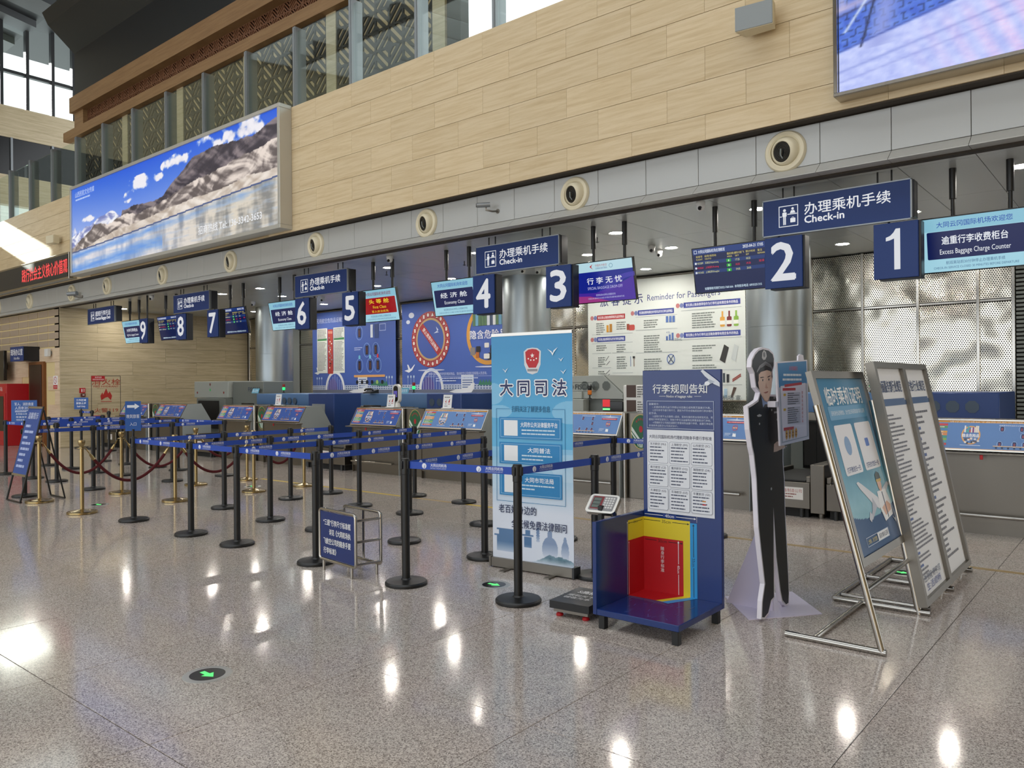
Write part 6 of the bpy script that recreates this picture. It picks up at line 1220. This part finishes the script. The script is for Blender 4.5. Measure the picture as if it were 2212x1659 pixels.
for i in range(14):
    b = 690 + i * 29 + (30 if i > 5 else 0); p, p2 = zq(708, b), zq(882, b - 12); s.rect(p[0], p[1] - .012, p2[0], p[1], '#c9c6d2'); s.lines(p[0], p[1] - .002, p2[0], 1, .01, .007, '#5a5864', i, .4)
for b in (720, 925): p = zq(665, b); s.rect(p[0] - .02, p[1] - .008, p[0] + .022, p[1] + .008, '#d8b040')
p = zq(908, 690); s.text('警惕电信网络诈骗', p[0], p[1], .022, '#c23a44', vert=True, sp=1.15); p, p2 = zq(652, 1195), zq(790, 1178); s.rect(p[0], p[1] - .01, p2[0], p[1] + .01, '#c23a44')
for k in range(4): p = zq(692 + k * 43, 1268 - k * 9); s.poly([(p[0] + .022 * math.cos(PI / 6 + i * PI / 3), p[1] + .036 * math.sin(PI / 6 + i * PI / 3)) for i in range(6)], '#d8a23a'); s.lines(p[0] - .012, p[1] + .012, p[0] + .012, 2, .02, .01, '#8a4a24', k, 0)
s.done('print', t)

# ------------------------------------------------------------------ leaning steel sign stands
def leanframe(p0, p1):   # plane through the foot line p0 and the top line p1 (x, z); u runs along +Y
    return lambda y, k, d=0: Vector((p0[0] + (p1[0] - p0[0]) * k, y, p0[1] + (p1[1] - p0[1]) * k)) + Vector(((p1[1] - p0[1]), 0, -(p1[0] - p0[0]))).normalized() * d
t = thing('sign_stand', 'leaning steel stand with a blue temporary boarding certificate poster', 'sign stand', (-1.4, 5.25, 0), 0, 'leaning steel sign stands'); LF = leanframe((-1.19, .0), (-1.602, 1.615)); ya, yb = 4.735, 5.80
def bar(mb, y0, y1, k0, k1, d0, d1): return mb.add([LF(y, k, d) for d in (d0, d1) for k in (k0, k1) for y in (y0, y1)], [(0, 2, 3, 1), (4, 5, 7, 6), (0, 1, 5, 4), (2, 6, 7, 3), (0, 4, 6, 2), (1, 3, 7, 5)])
kb, kt = .295, 1.0
fm_ = MB(); bar(fm_, ya, yb, kb, kb + .028, -.03, .006); bar(fm_, ya, yb, kt - .028, kt, -.03, .006); bar(fm_, ya, ya + .05, kb + .028, kt - .028, -.03, .006); bar(fm_, yb - .05, yb, kb + .028, kt - .028, -.03, .006); fm_.build('panel_frame', 'stainless', t, False)
bar(MB(), ya + .05, yb - .05, kb + .028, kt - .028, -.02, -.006).build('panel', pm('#3f86b4', 0), t, False)
for y in (ya - .018, yb + .018): MB().tube([LF(y, .01, -.012), LF(y, .875, -.012)], .019, 14).build('leg', 'polished_steel', t); MB().tube([(-1.185, y, .02), (-1.755, y, .02)], .019, 14).build('floor_rail', 'polished_steel', t)
MB().tube([LF(ya, .22, -.012), LF(yb, .22, -.012)], .016, 12).build('cross_bar', 'polished_steel', t); MB().tube([(-1.588, ya, .02), (-1.588, yb, .02)], .016, 12).build('cross_bar', 'polished_steel', t)
F = FR(LF(ya + .05, kb + .028, -.006), (0, 1, 0), LF(ya, 1) - LF(ya, 0)); Wp = yb - ya - .1; Hp = (LF(ya, kt - .028) - LF(ya, kb + .028)).length
def cert_pic(a, b):
    top, lowc, navy = np.array([70, 142, 186]), np.array([150, 204, 222]), np.array([34, 84, 136]); k = b[:, None]; r = lowc + (top - lowc) * np.clip((k - .25) / .5, 0, 1)
    n = fbm(a * 5, b * 7, 2)[:, None]; r = r + (n - .5) * 30 * (k < .5); cut = .265 - .09 * np.sqrt(np.clip(1 - ((a - .5) / .56) ** 2, 0, 1)) ; r = np.where((b < cut)[:, None], navy, r)
    return r
painted('poster_picture', F, Wp, Hp, 120, 170, cert_pic, 0, t); s = Sheet(F, z0=.0022); vv = lambda y: Hp - (y / 1.0) * Hp
s.text('临时乘机证明', Wp * .5, vv(.105), .115, '#eef4f8', Wp * .76, bold=.015); s.rr(Wp * .1, vv(.245), Wp * .9, vv(.165), .012, '#5a9cc6'); s.text('没有身份证用微信、支付宝扫码获取临时乘机证明', Wp * .5, vv(.205), .03, '#e6eef2', Wp * .72)
for a in (.12, .54): s.rr(Wp * a, vv(.565), Wp * (a + .36), vv(.275), .02, '#eceef4')
s.text('打开微信扫一扫', Wp * .30, vv(.535), .034, '#2f4a86', Wp * .28, bold=.02); s.text('打开支付宝扫一扫', Wp * .72, vv(.535), .034, '#2f4a86', Wp * .28, bold=.02)
s.ell(Wp * .30, vv(.40), .06, .06, '#7fa4d0', 24); s.rr(Wp * .68, vv(.425), Wp * .76, vv(.375), .01, '#2f66c0')
pl = lambda *ps: [(Wp * a, vv(b)) for a, b in ps]
s.poly(pl((.26, .615), (.30, .61), (.36, .63), (.62, .73), (.66, .78), (.60, .80), (.50, .765), (.30, .65)), '#dfe3ea'); s.poly(pl((.50, .72), (.44, .79), (.36, .83), (.40, .84), (.56, .78)), '#b4bac8'); s.poly(pl((.38, .79), (.33, .83), (.36, .85), (.42, .82)), '#c6ccd8'); s.poly(pl((.66, .72), (.92, .66), (.94, .68), (.80, .74)), '#d3d8e2')
s.poly(pl((.64, .70), (.84, .70), (.88, .78), (.86, .86), (.66, .88), (.62, .80)), '#eef0f3'); s.poly(pl((.66, .80), (.80, .77), (.86, .80), (.84, .83), (.70, .85)), '#d9ac92'); s.poly(pl((.735, .71), (.755, .71), (.76, .86), (.74, .88)), '#22304e'); s.ell(Wp * .735, vv(.66), .042, .05, '#dcb098', 20); s.poly(pl((.68, .64), (.69, .60), (.74, .585), (.79, .60), (.80, .645)), '#2a3d3a'); s.rect(Wp * .685, vv(.648), Wp * .795, vv(.632), '#c8a84a')
s.frame(Wp * .16, vv(.965), Wp * .66, vv(.915), .003, '#cfe0ee'); s.text('上微信、支付宝搜', Wp * .28, vv(.94), .026, '#e0cf6a', Wp * .2); s.rect(Wp * .40, vv(.962), Wp * .65, vv(.918), '#eef1f4'); s.text('临时乘机证明', Wp * .535, vv(.94), .03, '#2a3350', Wp * .2, bold=.015); s.poly(pl((.84, .87), (.88, .89), (.92, .87), (.88, .91)), '#c8d4e0'); s.done('lettering', t)

t = thing('sign_stand', 'leaning steel stand with two tall white service rule sheets', 'sign stand', (-1.35, 6.45, 0), 0, 'leaning steel sign stands'); LF = leanframe((-1.167, .0), (-1.502, 1.685)); ys = (5.70, 6.475, 7.225); ya, yb = 5.68, 7.245
fm_ = MB(); bar(fm_, ya, yb, .975, 1.0, -.05, .008); bar(fm_, ya, yb, .035, .06, -.05, .008); bar(fm_, ya, ya + .05, .06, .975, -.05, .008); bar(fm_, yb - .05, yb, .06, .975, -.05, .008); bar(fm_, ys[1] - .04, ys[1] + .04, .06, .975, -.05, .008); fm_.build('panel_frame', 'stainless', t, False)
for y in ys: MB().tube([LF(y, .008, -.06), LF(y, .85, -.06)], .02, 14).build('leg', 'polished_steel', t); MB().tube([(-1.16, y, .02), (-1.775, y, .02)], .019, 14).build('floor_rail', 'polished_steel', t)
MB().tube([(-1.775, ys[0], .02), (-1.775, ys[2], .02)], .018, 12).build('cross_bar', 'polished_steel', t)
for i, (y0, y1, title) in enumerate(((ya + .05, ys[1] - .04, '地面服务部行业规范'), (ys[1] + .04, yb - .05, '安检行业规范'))):
    sh = bar(MB(), y0, y1, .06, .975, -.03, -.018).build('sheet', 'white_print', t, False); F = FR(LF(y0, .06, -.018), (0, 1, 0), LF(y0, 1) - LF(y0, 0)); w = y1 - y0; h = (LF(y0, .975) - LF(y0, .06)).length; s = Sheet(F)
    s.text(title, w / 2, h - .13, .085, '#27406e', w * .86, bold=.02); s.rect(0, h - .27, w * .94, h - .22, '#2c5688'); s.rect(w * .82, h - .27, w, h - .235, '#2c5688')
    rows = 40 if i == 0 else 28; dv = (h - .42) / rows; rnd = random.Random(i)
    for r in range(rows):
        y = h - .33 - r * dv
        if rnd.random() < .13: s.lines(w * .06, y, w * .3, 1, dv, dv * .55, '#3f5fa0', r, 0)
        else: s.lines(w * (.1 if rnd.random() < .4 else .06), y, w * rnd.uniform(.5, .97), 1, dv, dv * .42, '#6a6a72', r + 100 * i, .1)
    if i == 0: s.text('注流程 练字词', w / 2, .11, .05, '#55607c', w * .7); s.text('生活顺畅', w / 2, .05, .05, '#4a5a9c', w * .6)
    s.done('lettering', t)
